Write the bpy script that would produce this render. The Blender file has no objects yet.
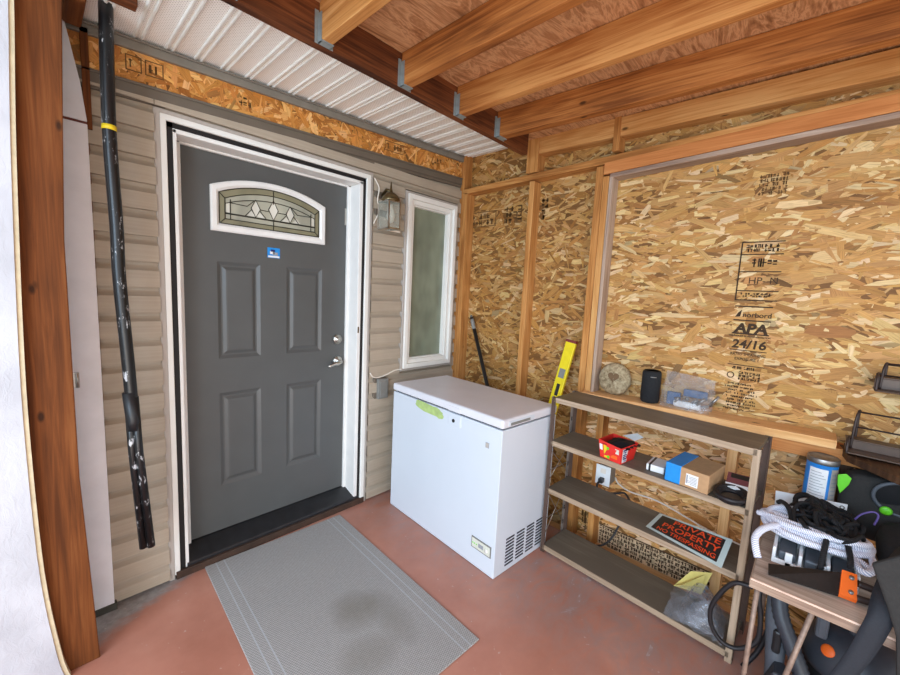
import bpy, bmesh, math, random
from mathutils import Matrix, Vector, Euler
rnd = random.Random(7)
COL = bpy.context.scene.collection
PI = math.pi

# ------------------------------------------------------------------ materials
def lin(c):
    return tuple(((v/12.92) if v <= 0.04045 else ((v+0.055)/1.055)**2.4) for v in c)
def rgb(r, g, b):
    return lin((r/255., g/255., b/255.)) + (1.0,)

def base_mat(name):
    m = bpy.data.materials.new(name); m.use_nodes = True
    nt = m.node_tree; b = nt.nodes['Principled BSDF']
    return m, nt, b
def N(nt, t, **kw):
    n = nt.nodes.new(t)
    for k, v in kw.items():
        setattr(n, k, v)
    return n
def ramp(nt, stops):
    r = N(nt, 'ShaderNodeValToRGB')
    el = r.color_ramp.elements
    while len(el) > 1: el.remove(el[-1])
    el[0].position = stops[0][0]; el[0].color = stops[0][1]
    for p, c in stops[1:]:
        e = el.new(p); e.color = c
    return r
def mixc(nt, a, b, fac, mode='MIX'):
    n = N(nt, 'ShaderNodeMix', data_type='RGBA', blend_type=mode)
    for sock, v in ((n.inputs[6], a), (n.inputs[7], b), (n.inputs[0], fac)):
        if hasattr(v, 'is_linked') or hasattr(v, 'links'): nt.links.new(v, sock)
        else: sock.default_value = v
    return n.outputs[2]
def math_n(nt, op, a, b=None, c=None, clamp=False):
    n = N(nt, 'ShaderNodeMath', operation=op, use_clamp=clamp)
    for i, v in enumerate((a, b, c)):
        if v is None: continue
        if hasattr(v, 'links'): nt.links.new(v, n.inputs[i])
        else: n.inputs[i].default_value = v
    return n.outputs[0]
def coords(nt, kind='Object', scale=(1, 1, 1), loc=(0, 0, 0), rot=(0, 0, 0)):
    t = N(nt, 'ShaderNodeTexCoord'); m = N(nt, 'ShaderNodeMapping')
    m.inputs['Scale'].default_value = scale; m.inputs['Location'].default_value = loc; m.inputs['Rotation'].default_value = rot
    nt.links.new(t.outputs[kind], m.inputs[0]); return m.outputs[0]
def noise(nt, vec, scale, detail=3., rough=.55, dist=0.):
    n = N(nt, 'ShaderNodeTexNoise'); n.inputs['Scale'].default_value = scale; n.inputs['Detail'].default_value = detail
    n.inputs['Roughness'].default_value = rough; n.inputs['Distortion'].default_value = dist
    nt.links.new(vec, n.inputs['Vector']); return n.outputs['Fac']
def bump(nt, b, h, strength=.3, dist=.002):
    n = N(nt, 'ShaderNodeBump'); n.inputs['Strength'].default_value = strength; n.inputs['Distance'].default_value = dist
    nt.links.new(h, n.inputs['Height']); nt.links.new(n.outputs[0], b.inputs['Normal'])

def plain(name, col, rough=.5, metal=0., var=.12, scale=30., spec=.5, bumpy=0., coat=0.):
    m, nt, b = base_mat(name)
    v = coords(nt)
    f = noise(nt, v, scale, 4)
    d = tuple(c*(1-var) for c in col[:3])+(1,); l = tuple(min(1, c*(1+var)) for c in col[:3])+(1,)
    r = ramp(nt, [(.3, d), (.7, l)])
    nt.links.new(f, r.inputs[0]); nt.links.new(r.outputs[0], b.inputs['Base Color'])
    b.inputs['Roughness'].default_value = rough; b.inputs['Metallic'].default_value = metal
    b.inputs['Specular IOR Level'].default_value = spec; b.inputs['Coat Weight'].default_value = coat
    if bumpy: bump(nt, b, f, bumpy)
    return m

def lumber(name, dark, mid, light, knots=True, rough=.75, grain=1.0):
    """sawn timber; UV runs in metres with u along the length"""
    m, nt, b = base_mat(name)
    oi = N(nt, 'ShaderNodeObjectInfo')
    uv = coords(nt, 'UV', (1, 1, 1))
    g1v = coords(nt, 'UV', (1.2, 26, 1)); f1 = noise(nt, g1v, 1.6, 5, .6, 1.2)
    g2v = coords(nt, 'UV', (3, 150, 1)); f2 = noise(nt, g2v, 1., 3, .6)
    g3v = coords(nt, 'UV', (.9, 3, 1)); f3 = noise(nt, g3v, 2.2, 2, .5)
    mixf = math_n(nt, 'ADD', math_n(nt, 'MULTIPLY', f1, .55*grain), math_n(nt, 'MULTIPLY', f3, .5))
    mixf = math_n(nt, 'ADD', mixf, math_n(nt, 'MULTIPLY', math_n(nt, 'SUBTRACT', f2, .5), .25*grain))
    mixf = math_n(nt, 'ADD', mixf, math_n(nt, 'MULTIPLY', math_n(nt, 'SUBTRACT', oi.outputs['Random'], .5), .16))
    r = ramp(nt, [(.36, dark), (.52, mid), (.68, light)])
    nt.links.new(mixf, r.inputs[0])
    c = r.outputs[0]
    if knots:
        kv = coords(nt, 'UV', (4.2, 9, 1))
        vo = N(nt, 'ShaderNodeTexVoronoi'); vo.inputs['Scale'].default_value = 1.; nt.links.new(kv, vo.inputs['Vector'])
        k = ramp(nt, [(.05, (1, 1, 1, 1)), (.10, (0, 0, 0, 1))]); nt.links.new(vo.outputs['Distance'], k.inputs[0])
        gs = N(nt, 'ShaderNodeSeparateColor'); nt.links.new(vo.outputs['Color'], gs.inputs[0]); gate = math_n(nt, 'GREATER_THAN', gs.outputs[0], .66)
        c = mixc(nt, c, tuple(x*.22 for x in dark[:3])+(1,), math_n(nt, 'MULTIPLY', math_n(nt, 'MULTIPLY', k.outputs[0], gate), .85))
    nt.links.new(c, b.inputs['Base Color'])
    b.inputs['Roughness'].default_value = rough; b.inputs['Specular IOR Level'].default_value = .25
    bump(nt, b, f2, .25, .0015)
    return m

M = {}
M['stud'] = lumber('stud pine', rgb(152, 98, 48), rgb(190, 132, 72), rgb(212, 162, 102))
M['joist'] = lumber('joist fir', rgb(118, 66, 28), rgb(170, 106, 52), rgb(200, 142, 82))
M['header'] = lumber('header fir', rgb(176, 108, 56), rgb(198, 130, 74), rgb(212, 150, 92), knots=False)
M['ledger'] = lumber('ledger stained', rgb(70, 36, 18), rgb(112, 62, 32), rgb(142, 86, 48))
M['post'] = lumber('post cedar', rgb(84, 44, 16), rgb(112, 62, 26), rgb(132, 80, 40))
M['graywood'] = lumber('weathered board', rgb(128, 104, 90), rgb(164, 140, 122), rgb(190, 168, 150))
M['sill'] = lumber('sill pine', rgb(186, 130, 76), rgb(220, 168, 110), rgb(236, 192, 138))
M['shelfwood'] = lumber('shelf board brown', rgb(104, 94, 82), rgb(130, 120, 106), rgb(148, 138, 122), knots=False, rough=.5, grain=.5)
M['shelfedge'] = lumber('shelf edge', rgb(132, 112, 92), rgb(158, 138, 116), rgb(178, 158, 136), knots=False)
M['tabletop'] = lumber('worn table top', rgb(138, 116, 100), rgb(186, 166, 150), rgb(216, 200, 186), knots=False, rough=.45)
M['slabwood'] = lumber('dark stained slab', rgb(58, 38, 26), rgb(84, 58, 40), rgb(118, 86, 60), knots=False, rough=.5)

def deck_mat():
    m, nt, b = base_mat('roof plywood')
    v = coords(nt, 'Object', (.9, 3.4, 1), rot=(0, 0, .5))
    w = noise(nt, v, 2.4, 4, .6, 3.5)
    v2 = coords(nt, 'Object', (9, 90, 1), rot=(0, 0, .12)); f2 = noise(nt, v2, 1, 3)
    x = math_n(nt, 'ADD', math_n(nt, 'MULTIPLY', w, .8), math_n(nt, 'MULTIPLY', f2, .2))
    r = ramp(nt, [(.34, rgb(140, 92, 56)), (.45, rgb(188, 136, 92)), (.51, rgb(214, 166, 122)), (.58, rgb(172, 120, 78)), (.70, rgb(206, 158, 114))])
    nt.links.new(x, r.inputs[0]); nt.links.new(r.outputs[0], b.inputs['Base Color']); b.inputs['Roughness'].default_value = .7
    return m
M['deck'] = deck_mat()

def flake_mat(name, gain=1.0):
    m, nt, b = base_mat(name)
    at = N(nt, 'ShaderNodeVertexColor'); at.layer_name = 'tint'
    v = coords(nt, 'UV', (14, 260, 1)); f = noise(nt, v, 1., 4, .65, .6)
    r = ramp(nt, [(.26, (.52, .47, .40, 1)), (.46, (.90, .89, .87, 1)), (.72, (1.16, 1.15, 1.12, 1))]); nt.links.new(f, r.inputs[0])
    c = mixc(nt, at.outputs['Color'], r.outputs[0], 1., 'MULTIPLY')
    if gain != 1.0: c = mixc(nt, c, (gain, gain, gain, 1), 1., 'MULTIPLY')
    nt.links.new(c, b.inputs['Base Color']); b.inputs['Roughness'].default_value = .6; b.inputs['Specular IOR Level'].default_value = .3
    bump(nt, b, f, .3, .001)
    return m
M['flake'] = flake_mat('strand board flakes')
M['stamp'] = plain('stamp ink', rgb(58, 38, 16), .8, var=.3, scale=120)
M['stampsoft'] = plain('faded stamp ink', rgb(104, 72, 34), .8, var=.35, scale=120)

def siding_mat():
    m, nt, b = base_mat('beige vinyl siding')
    v = coords(nt, 'Object', (1.5, 1, 90)); f = noise(nt, v, 1.2, 3)
    v2 = coords(nt, 'Object'); f2 = noise(nt, v2, 5, 4)
    r = ramp(nt, [(.3, rgb(160, 147, 130)), (.7, rgb(180, 167, 149))])
    nt.links.new(math_n(nt, 'ADD', math_n(nt, 'MULTIPLY', f, .5), math_n(nt, 'MULTIPLY', f2, .5)), r.inputs[0])
    nt.links.new(r.outputs[0], b.inputs['Base Color']); b.inputs['Roughness'].default_value = .55
    bump(nt, b, f, .12, .001); return m
M['siding'] = siding_mat()
M['sidingtrim'] = plain('taupe trim', rgb(104, 94, 82), .5, var=.08, scale=8)
M['channel'] = plain('grey channel', rgb(128, 122, 112), .5, var=.12, scale=14)
M['white'] = plain('white vinyl', rgb(232, 230, 224), .42, var=.03, scale=6)
M['whitetrim'] = plain('white trim', rgb(232, 230, 226), .5, var=.04, scale=10)
M['casing'] = plain('pale trim', rgb(176, 168, 160), .55, var=.05, scale=10)
M['gasket'] = plain('black gasket', rgb(22, 18, 18), .7, var=.2)
M['door'] = plain('charcoal door paint', rgb(84, 85, 84), .42, var=.05, scale=7)
M['threshold'] = plain('black threshold', rgb(34, 34, 36), .4, var=.3, scale=20)
M['brownsill'] = plain('brown sill edge', rgb(62, 42, 30), .7, var=.3, scale=20)
M['nickel'] = plain('satin nickel', rgb(190, 186, 178), .3, 1., var=.06, scale=20)
M['brass'] = plain('aged brass', rgb(118, 102, 72), .32, .9, var=.2, scale=30)
M['came'] = plain('lead came', rgb(54, 50, 40), .5, .5, var=.2)
M['freezer'] = plain('white enamel', rgb(206, 214, 224), .35, var=.015, scale=4)
M['freezertop'] = plain('worn white lid', rgb(218, 219, 226), .4, var=.03, scale=6)
M['dark'] = plain('dark gap', rgb(30, 30, 32), .8, var=.2)
M['grayplastic'] = plain('grey plastic', rgb(128, 128, 124), .5, var=.06)
M['ventdark'] = plain('vent shadow', rgb(34, 36, 48), .7, var=.1)
M['ventdark2'] = plain('dark grey sill', rgb(72, 70, 62), .8)  # flat dark tone for the base strip under the white boards
M['panelcream'] = plain('cream label plate', rgb(212, 214, 200), .5, var=.05)
M['greentape'] = plain('green tape', rgb(170, 192, 122), .6, var=.16, scale=24)
M['steelbrown'] = plain('brown steel', rgb(92, 72, 62), .45, .3, var=.12, scale=20)
M['steelpale'] = plain('pale steel flange', rgb(160, 150, 142), .45, .4, var=.2, scale=40)
M['steelbrown2'] = plain('worn tan steel', rgb(140, 118, 104), .5, .2, var=.25, scale=60)
M['enamel'] = plain('brown enamel tray', rgb(84, 66, 54), .45)
M['wire'] = plain('bare wire', rgb(150, 140, 130), .4, .7, var=.1)
M['black'] = plain('black plastic', rgb(26, 27, 30), .42, var=.2, scale=30)
M['blackcloth'] = plain('black fabric', rgb(30, 31, 34), .9, var=.25, scale=90, bumpy=.4)
M['greycloth'] = plain('dark grey fabric', rgb(44, 43, 42), .9, var=.15, scale=120, bumpy=.4)
M['strap'] = plain('navy black webbing', rgb(34, 38, 46), .75, var=.15, scale=200, bumpy=.3)
M['rubber'] = plain('black rubber', rgb(30, 27, 30), .5, var=.15)
M['vac'] = plain('charcoal plastic', rgb(54, 58, 66), .45, var=.12)
M['vacgrey'] = plain('slate plastic', rgb(84, 90, 98), .5, var=.12)
M['orange'] = plain('orange plastic', rgb(240, 108, 34), .45, var=.06)
M['red'] = plain('red carton', rgb(222, 46, 38), .5, var=.06)
M['yellow'] = plain('yellow level paint', rgb(226, 204, 22), .4, var=.06)
M['yellowpaper'] = plain('yellow paper', rgb(226, 206, 122), .8, var=.06)
M['cardboard'] = plain('cardboard', rgb(178, 142, 104), .8, var=.06, scale=50)
M['bluepack'] = plain('blue wrap', rgb(24, 138, 214), .45, var=.06)
M['bluecan'] = plain('blue canister print', rgb(30, 128, 206), .4, var=.06)
M['paper'] = plain('white paper', rgb(228, 230, 232), .7, var=.03)
M['paperprint'] = plain('faint print', rgb(150, 154, 160), .7, var=.1)
M['green'] = plain('lime plastic', rgb(104, 206, 40), .45, var=.08)
M['purple'] = plain('purple cable', rgb(92, 76, 140), .5, var=.1)
M['navyprint'] = plain('navy print', rgb(34, 40, 110), .6, var=.1)
M['signblack'] = plain('sign black', rgb(48, 44, 42), .4, var=.1)
M['signorange'] = plain('sign orange', rgb(242, 84, 40), .45, var=.06)
M['signwhite'] = plain('sign border', rgb(206, 220, 216), .4, var=.03)
M['sawsteel'] = plain('dark saw steel', rgb(44, 40, 38), .4, .4, var=.2, scale=60)
M['brownhandle'] = plain('dark handle', rgb(50, 36, 32), .5, var=.2)
M['tin'] = plain('tin', rgb(150, 148, 146), .35, .8, var=.1)
M['galv'] = plain('galvanised steel', rgb(138, 146, 146), .5, .15, var=.15)
M['pole'] = None
M['cable'] = plain('white cable', rgb(226, 218, 206), .5, var=.05)
M['tapeyellow'] = plain('yellow tape', rgb(226, 196, 30), .5, var=.06)
M['rust'] = plain('seam rust', rgb(112, 58, 50), .8, var=.2)
M['earth'] = plain('outside ground', rgb(196, 190, 180), .9, var=.2, scale=3)

def pole_mat():
    m, nt, b = base_mat('paint-flecked black pole')
    f = noise(nt, coords(nt, 'Object', (1, 1, .45)), 34, 6, .75)
    r = ramp(nt, [(.585, rgb(18, 18, 20)), (.64, rgb(190, 190, 192))]); nt.links.new(f, r.inputs[0])
    nt.links.new(r.outputs[0], b.inputs['Base Color']); b.inputs['Roughness'].default_value = .35; return m
M['pole'] = pole_mat()
def whitewall_mat():
    m, nt, b = base_mat('white painted sheathing')
    v = coords(nt, 'Object', (1.5, 1, 1)); f = noise(nt, v, 26, 6, .65, .8)
    f2 = noise(nt, coords(nt, 'Object'), 3, 3)
    r = ramp(nt, [(.3, rgb(166, 166, 172)), (.6, rgb(194, 194, 200))]); nt.links.new(f2, r.inputs[0])
    nt.links.new(r.outputs[0], b.inputs['Base Color']); b.inputs['Roughness'].default_value = .6
    bump(nt, b, f, .7, .004); return m
M['whitewall'] = whitewall_mat()
M['whiteboard'] = plain('white painted board', rgb(238, 238, 242), .6, var=.05, scale=9, bumpy=.3)
def rock_mat():
    m, nt, b = base_mat('pale speckled stone')
    f = noise(nt, coords(nt), 42, 6, .7)
    r = ramp(nt, [(.35, rgb(116, 98, 72)), (.5, rgb(166, 148, 116)), (.65, rgb(192, 178, 148))]); nt.links.new(f, r.inputs[0])
    nt.links.new(r.outputs[0], b.inputs['Base Color']); b.inputs['Roughness'].default_value = .9; bump(nt, b, f, .5, .004); return m
M['rock'] = rock_mat()
def floor_mat():
    m, nt, b = base_mat('worn red painted concrete')
    v = coords(nt)
    big = noise(nt, v, 2.2, 5, .6); fine = noise(nt, v, 24, 6, .7); sm = noise(nt, coords(nt, 'Object', (1, 2.0, 1), rot=(0, 0, .6)), 5, 7, .72, 1.5)
    red = ramp(nt, [(.3, rgb(164, 106, 86)), (.55, rgb(182, 124, 104)), (.75, rgb(194, 142, 122))]); nt.links.new(big, red.inputs[0])
    grey = ramp(nt, [(.3, rgb(128, 122, 120)), (.7, rgb(168, 164, 162))]); nt.links.new(fine, grey.inputs[0])
    sx = N(nt, 'ShaderNodeSeparateXYZ'); nt.links.new(v, sx.inputs[0])
    X, Y = sx.outputs[0], sx.outputs[1]
    # worn strip beside the wall, left of the mat
    d = math_n(nt, 'ADD', Y, math_n(nt, 'MULTIPLY', math_n(nt, 'SUBTRACT', .03, X), .52))
    d = math_n(nt, 'ADD', d, .02); d = math_n(nt, 'ADD', d, math_n(nt, 'MULTIPLY', math_n(nt, 'SUBTRACT', sm, .5), .16))
    w = math_n(nt, 'MULTIPLY', d, 14., clamp=True)
    left = math_n(nt, 'MULTIPLY', math_n(nt, 'SUBTRACT', .05, X), 12., clamp=True)
    w = math_n(nt, 'MULTIPLY', w, left)
    # dusty scuffs near the shelf
    e = math_n(nt, 'MULTIPLY', math_n(nt, 'SUBTRACT', X, .75), 2.2, clamp=True)
    e = math_n(nt, 'MULTIPLY', e, math_n(nt, 'MULTIPLY', math_n(nt, 'SUBTRACT', sm, .36), 3.2, clamp=True))
    c = mixc(nt, red.outputs[0], grey.outputs[0], w)
    c = mixc(nt, c, rgb(150, 132, 128), math_n(nt, 'MULTIPLY', e, .8))
    sc_ = ramp(nt, [(.63, (0, 0, 0, 1)), (.69, (1, 1, 1, 1))]); nt.links.new(sm, sc_.inputs[0])
    c = mixc(nt, c, rgb(196, 186, 182), math_n(nt, 'MULTIPLY', math_n(nt, 'MULTIPLY', sc_.outputs[0], math_n(nt, 'MULTIPLY', math_n(nt, 'SUBTRACT', X, 1.0), 4., clamp=True)), .6))
    sp = ramp(nt, [(.70, (0, 0, 0, 1)), (.73, (1, 1, 1, 1))]); nt.links.new(noise(nt, v, 38, 3, .5), sp.inputs[0])
    c = mixc(nt, c, rgb(196, 182, 172), math_n(nt, 'MULTIPLY', sp.outputs[0], .55))
    nt.links.new(c, b.inputs['Base Color']); b.inputs['Roughness'].default_value = .42
    bump(nt, b, fine, .12, .002); return m
M['floor'] = floor_mat()
def mat_mat():
    m, nt, b = base_mat('grey ribbed mat')
    v = coords(nt)
    ck = N(nt, 'ShaderNodeTexChecker'); ck.inputs['Scale'].default_value = 175; nt.links.new(coords(nt, 'Object', rot=(0, 0, .35)), ck.inputs['Vector'])
    n1 = noise(nt, v, 90, 3); n2 = noise(nt, v, 4.5, 4, .6)
    base = ramp(nt, [(0, rgb(124, 121, 118)), (1, rgb(182, 178, 174))])
    nt.links.new(math_n(nt, 'ADD', math_n(nt, 'MULTIPLY', ck.outputs['Fac'], .55), math_n(nt, 'MULTIPLY', n1, .45)), base.inputs[0])
    c = base.outputs[0]
    sx = N(nt, 'ShaderNodeSeparateXYZ'); nt.links.new(v, sx.inputs[0]); X, Y = sx.outputs[0], sx.outputs[1]
    # stains
    def blob(cx, cy, rx, ry, amt):
        a = math_n(nt, 'DIVIDE', math_n(nt, 'SUBTRACT', X, cx), rx); q = math_n(nt, 'DIVIDE', math_n(nt, 'SUBTRACT', Y, cy), ry)
        r2 = math_n(nt, 'ADD', math_n(nt, 'MULTIPLY', a, a), math_n(nt, 'MULTIPLY', q, q))
        r2 = math_n(nt, 'ADD', r2, math_n(nt, 'MULTIPLY', math_n(nt, 'SUBTRACT', n2, .5), 1.6))
        return math_n(nt, 'MULTIPLY', math_n(nt, 'MULTIPLY', math_n(nt, 'SUBTRACT', 1.2, r2), .8, clamp=True), amt)
    for a in ((.44, -.74, .11, .13, .5), (.55, -.86, .08, .18, .4), (.36, -.98, .13, .1, .35)):
        c = mixc(nt, c, rgb(108, 102, 88), blob(*a))
    # paler stripes along both long sides
    for x0 in (.050, .088, .765-.050, .765-.088):
        dd = math_n(nt, 'ABSOLUTE', math_n(nt, 'SUBTRACT', X, x0))
        s = math_n(nt, 'MULTIPLY', math_n(nt, 'SUBTRACT', .0035, dd), 600., clamp=True)
        c = mixc(nt, c, rgb(176, 178, 182), math_n(nt, 'MULTIPLY', s, .8))
    nt.links.new(c, b.inputs['Base Color']); b.inputs['Roughness'].default_value = .9
    bump(nt, b, ck.outputs['Fac'], .6, .002); return m
M['mat'] = mat_mat()
def soffit_mat():
    m, nt, b = base_mat('perforated white soffit')
    vo = N(nt, 'ShaderNodeTexVoronoi'); vo.inputs['Scale'].default_value = 105; vo.inputs['Randomness'].default_value = 0.
    nt.links.new(coords(nt, 'Object', (1, 1, 0), rot=(0, 0, .785)), vo.inputs['Vector'])
    k = ramp(nt, [(.17, rgb(196, 192, 184)), (.26, rgb(252, 250, 246))]); nt.links.new(vo.outputs['Distance'], k.inputs[0])
    nt.links.new(k.outputs[0], b.inputs['Base Color']); b.inputs['Roughness'].default_value = .5; return m
M['soffit'] = soffit_mat()
def glass_mat(name, col, rough, alpha_mix=.0, spec=.5):
    m, nt, b = base_mat(name)
    v = coords(nt, 'Object', (1, 1, .5)); f = noise(nt, v, 7, 2)
    r = ramp(nt, [(.3, tuple(c*.75 for c in col[:3])+(1,)), (.7, tuple(min(1, c*1.2) for c in col[:3])+(1,))])
    nt.links.new(f, r.inputs[0]); nt.links.new(r.outputs[0], b.inputs['Base Color']); b.inputs['Roughness'].default_value = rough
    b.inputs['Specular IOR Level'].default_value = spec; return m
M['pane'] = glass_mat('curtained window glass', rgb(132, 140, 122), .12)
M['art_glass'] = glass_mat('textured door glass', rgb(168, 167, 150), .35)
M['bevel_glass'] = glass_mat('bevelled clear glass', rgb(208, 206, 194), .15)
M['amber_glass'] = glass_mat('border glass', rgb(134, 130, 104), .3)
def film(name, tint, alpha, rough=.15):
    m, nt, b = base_mat(name)
    f = noise(nt, coords(nt), 26, 4, .6, .6)
    r = ramp(nt, [(.35, (alpha*.55,)*3+(1,)), (.7, (min(1, alpha*1.5),)*3+(1,))]); nt.links.new(f, r.inputs[0])
    nt.links.new(r.outputs[0], b.inputs['Alpha']); b.inputs['Base Color'].default_value = tint; b.inputs['Roughness'].default_value = rough
    b.inputs['Specular IOR Level'].default_value = .8
    return m
M['film'] = film('clear plastic film', rgb(168, 172, 182), .30)
M['filmthin'] = film('thin plastic pouch', rgb(190, 188, 188), .22)
M['lampglass'] = film('clear lamp glass', rgb(190, 196, 184), .3, .08)
def rope_mat(name, a, b_):
    m, nt, b = base_mat(name)
    w = N(nt, 'ShaderNodeTexWave'); w.inputs['Scale'].default_value = 1.; w.inputs['Distortion'].default_value = .4
    nt.links.new(coords(nt, 'UV', (60, 30, 1), rot=(0, 0, .6)), w.inputs['Vector'])
    r = ramp(nt, [(.2, a), (.7, b_)]); nt.links.new(w.outputs['Fac'], r.inputs[0])
    nt.links.new(r.outputs[0], b.inputs['Base Color']); b.inputs['Roughness'].default_value = .8
    bump(nt, b, w.outputs['Fac'], .6, .002); return m
M['whiterope'] = rope_mat('braided white rope', rgb(176, 182, 206), rgb(248, 248, 255))
M['blackrope'] = rope_mat('black cord', rgb(8, 8, 11), rgb(20, 20, 25))

# ------------------------------------------------------------------ geometry
WORLD = {}
class B:
    """collects shapes into one bmesh; every face gets a UV in metres, u along the long axis"""
    def __init__(s):
        s.bm = bmesh.new(); s.uv = s.bm.loops.layers.uv.new('UVMap'); s.col = None
    def box(s, x0, x1, y0, y1, z0, z1, mat=0, mtx=None, skew=None):
        c = [Vector((x, y, z)) for x in (x0, x1) for y in (y0, y1) for z in (z0, z1)]
        if skew: c = [skew(v) for v in c]
        if mtx is not None: c2 = [mtx @ v for v in c]
        else: c2 = c
        vs = [s.bm.verts.new(v) for v in c2]
        L = [abs(x1-x0), abs(y1-y0), abs(z1-z0)]; la = L.index(max(L)); o = (rnd.random()*9, rnd.random()*9)
        for idx, ax in (((0, 1, 3, 2), 0), ((4, 6, 7, 5), 0), ((0, 4, 5, 1), 1), ((2, 3, 7, 6), 1), ((0, 2, 6, 4), 2), ((1, 5, 7, 3), 2)):
            f = s.bm.faces.new([vs[i] for i in idx]); f.material_index = mat
            oth = [a for a in (0, 1, 2) if a != ax]
            if la in oth: u, v = la, [a for a in oth if a != la][0]
            else: u, v = oth
            for lp, i in zip(f.loops, idx): lp[s.uv].uv = (c[i][u]+o[0], c[i][v]+o[1])
        return s
    def face(s, pts, mat=0, uvs=None):
        f = s.bm.faces.new([s.bm.verts.new(p) for p in pts]); f.material_index = mat
        for i, lp in enumerate(f.loops): lp[s.uv].uv = uvs[i] if uvs else (pts[i][0]+pts[i][2]*.3, pts[i][1]+pts[i][2])
        return f
    def prism(s, poly, ax, a, b, mat=0):
        """poly: 2-D outline in the two other axes (ascending order), extruded along axis ax from a to b"""
        def P(p, t):
            q = [0, 0, 0]; oth = [i for i in (0, 1, 2) if i != ax]; q[oth[0]] = p[0]; q[oth[1]] = p[1]; q[ax] = t; return Vector(q)
        n = len(poly); va = [s.bm.verts.new(P(p, a)) for p in poly]; vb = [s.bm.verts.new(P(p, b)) for p in poly]
        fs = [s.bm.faces.new(va), s.bm.faces.new(list(reversed(vb)))]
        for i in range(n): fs.append(s.bm.faces.new([va[i], vb[i], vb[(i+1) % n], va[(i+1) % n]]))
        for f in fs:
            f.material_index = mat
            for lp in f.loops: lp[s.uv].uv = (lp.vert.co[(ax+1) % 3]+lp.vert.co[ax], lp.vert.co[(ax+2) % 3])
        return s
    def tube(s, pts, r, seg=8, mat=0, cap=True, closed=False):
        pts = [Vector(p) for p in pts]; n = len(pts); rs = r if isinstance(r, (list, tuple)) else [r]*n
        rings = []; prev = None; ln = 0.
        for i in range(n):
            if closed: t = (pts[(i+1) % n]-pts[i-1])
            else: t = pts[min(i+1, n-1)]-pts[max(i-1, 0)]
            if t.length < 1e-9: t = Vector((0, 0, 1))
            t.normalize()
            if prev is None:
                u = t.orthogonal().normalized()
            else:
                u = prev-t*prev.dot(t)
                u = u.normalized() if u.length > 1e-6 else t.orthogonal().normalized()
            prev = u; w = t.cross(u)
            if i: ln += (pts[i]-pts[i-1]).length
            rings.append(([s.bm.verts.new(pts[i]+(u*math.cos(2*PI*k/seg)+w*math.sin(2*PI*k/seg))*rs[i]) for k in range(seg)], ln))
        m = n if closed else n-1
        for i in range(m):
            (a, la), (b, lb) = rings[i], rings[(i+1) % n]
            if closed and i == n-1: lb = la+.01
            for k in range(seg):
                f = s.bm.faces.new([a[k], a[(k+1) % seg], b[(k+1) % seg], b[k]]); f.smooth = True; f.material_index = mat
                for lp, uvv in zip(f.loops, ((la, k/seg*.1), (la, (k+1)/seg*.1), (lb, (k+1)/seg*.1), (lb, k/seg*.1))): lp[s.uv].uv = uvv
        if cap and not closed:
            for rg, rev in ((rings[0][0], True), (rings[-1][0], False)):
                f = s.bm.faces.new(list(reversed(rg)) if rev else rg); f.material_index = mat
        return s
    def lathe(s, prof, c=(0, 0, 0), seg=28, mat=0, mtx=None, smooth=True):
        rings = []
        for r, z in prof:
            ring = []
            for k in range(seg):
                a = 2*PI*k/seg; v = Vector((r*math.cos(a), r*math.sin(a), z))
                if mtx is not None: v = mtx @ v
                ring.append(s.bm.verts.new(v+Vector(c)))
            rings.append(ring)
        for i in range(len(rings)-1):
            for k in range(seg):
                f = s.bm.faces.new([rings[i][k], rings[i][(k+1) % seg], rings[i+1][(k+1) % seg], rings[i+1][k]]); f.smooth = smooth; f.material_index = mat
                zc = [prof[i][1], prof[i][1], prof[i+1][1], prof[i+1][1]]
                for lp, u, z in zip(f.loops, (k, k+1, k+1, k), zc): lp[s.uv].uv = (u/seg*.3, z)
        for rg, p, rev in ((rings[0], prof[0], True), (rings[-1], prof[-1], False)):
            if p[0] > 1e-5:
                f = s.bm.faces.new(list(reversed(rg)) if rev else rg); f.material_index = mat
        return s
    def text(s, txt, size, fn, mat=0, bold=0., spacing=1., condense=1.0):
        """flat lettering; fn maps 2-D text coordinates to a 3-D point"""
        cu = bpy.data.curves.new('lettering', 'FONT'); cu.body = txt; cu.size = size; cu.offset = bold; cu.space_character = spacing
        o = bpy.data.objects.new('lettering', cu); COL.objects.link(o)
        dg = bpy.context.evaluated_depsgraph_get(); me = bpy.data.meshes.new_from_object(o.evaluated_get(dg))
        vs = [s.bm.verts.new(fn(v.co.x*condense, v.co.y)) for v in me.vertices]
        for p in me.polygons:
            try:
                f = s.bm.faces.new([vs[i] for i in p.vertices]); f.material_index = mat
            except ValueError: pass
        bpy.data.objects.remove(o); bpy.data.curves.remove(cu); bpy.data.meshes.remove(me)
        return s
    def build(s, name, mats, parent=None, world=False, bevel=0., smooth=False, subsurf=0, normals=True):
        if parent is not None and world:
            s.bm.transform(WORLD[parent].inverted())
        if normals: bmesh.ops.recalc_face_normals(s.bm, faces=s.bm.faces[:])
        me = bpy.data.meshes.new(name); s.bm.to_mesh(me); s.bm.free()
        if smooth:
            for p in me.polygons: p.use_smooth = True
        o = bpy.data.objects.new(name, me); COL.objects.link(o)
        for m in (mats if isinstance(mats, (list, tuple)) else [mats]): me.materials.append(m)
        if parent is not None:
            o.parent = parent; WORLD[o] = WORLD[parent]
        else: WORLD[o] = Matrix.Identity(4)
        if bevel:
            md = o.modifiers.new('edge', 'BEVEL'); md.width = bevel; md.segments = 2; md.limit_method = 'ANGLE'; md.angle_limit = .6; md.harden_normals = False
        if subsurf:
            md = o.modifiers.new('sub', 'SUBSURF'); md.levels = subsurf; md.render_levels = subsurf
        return o

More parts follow.
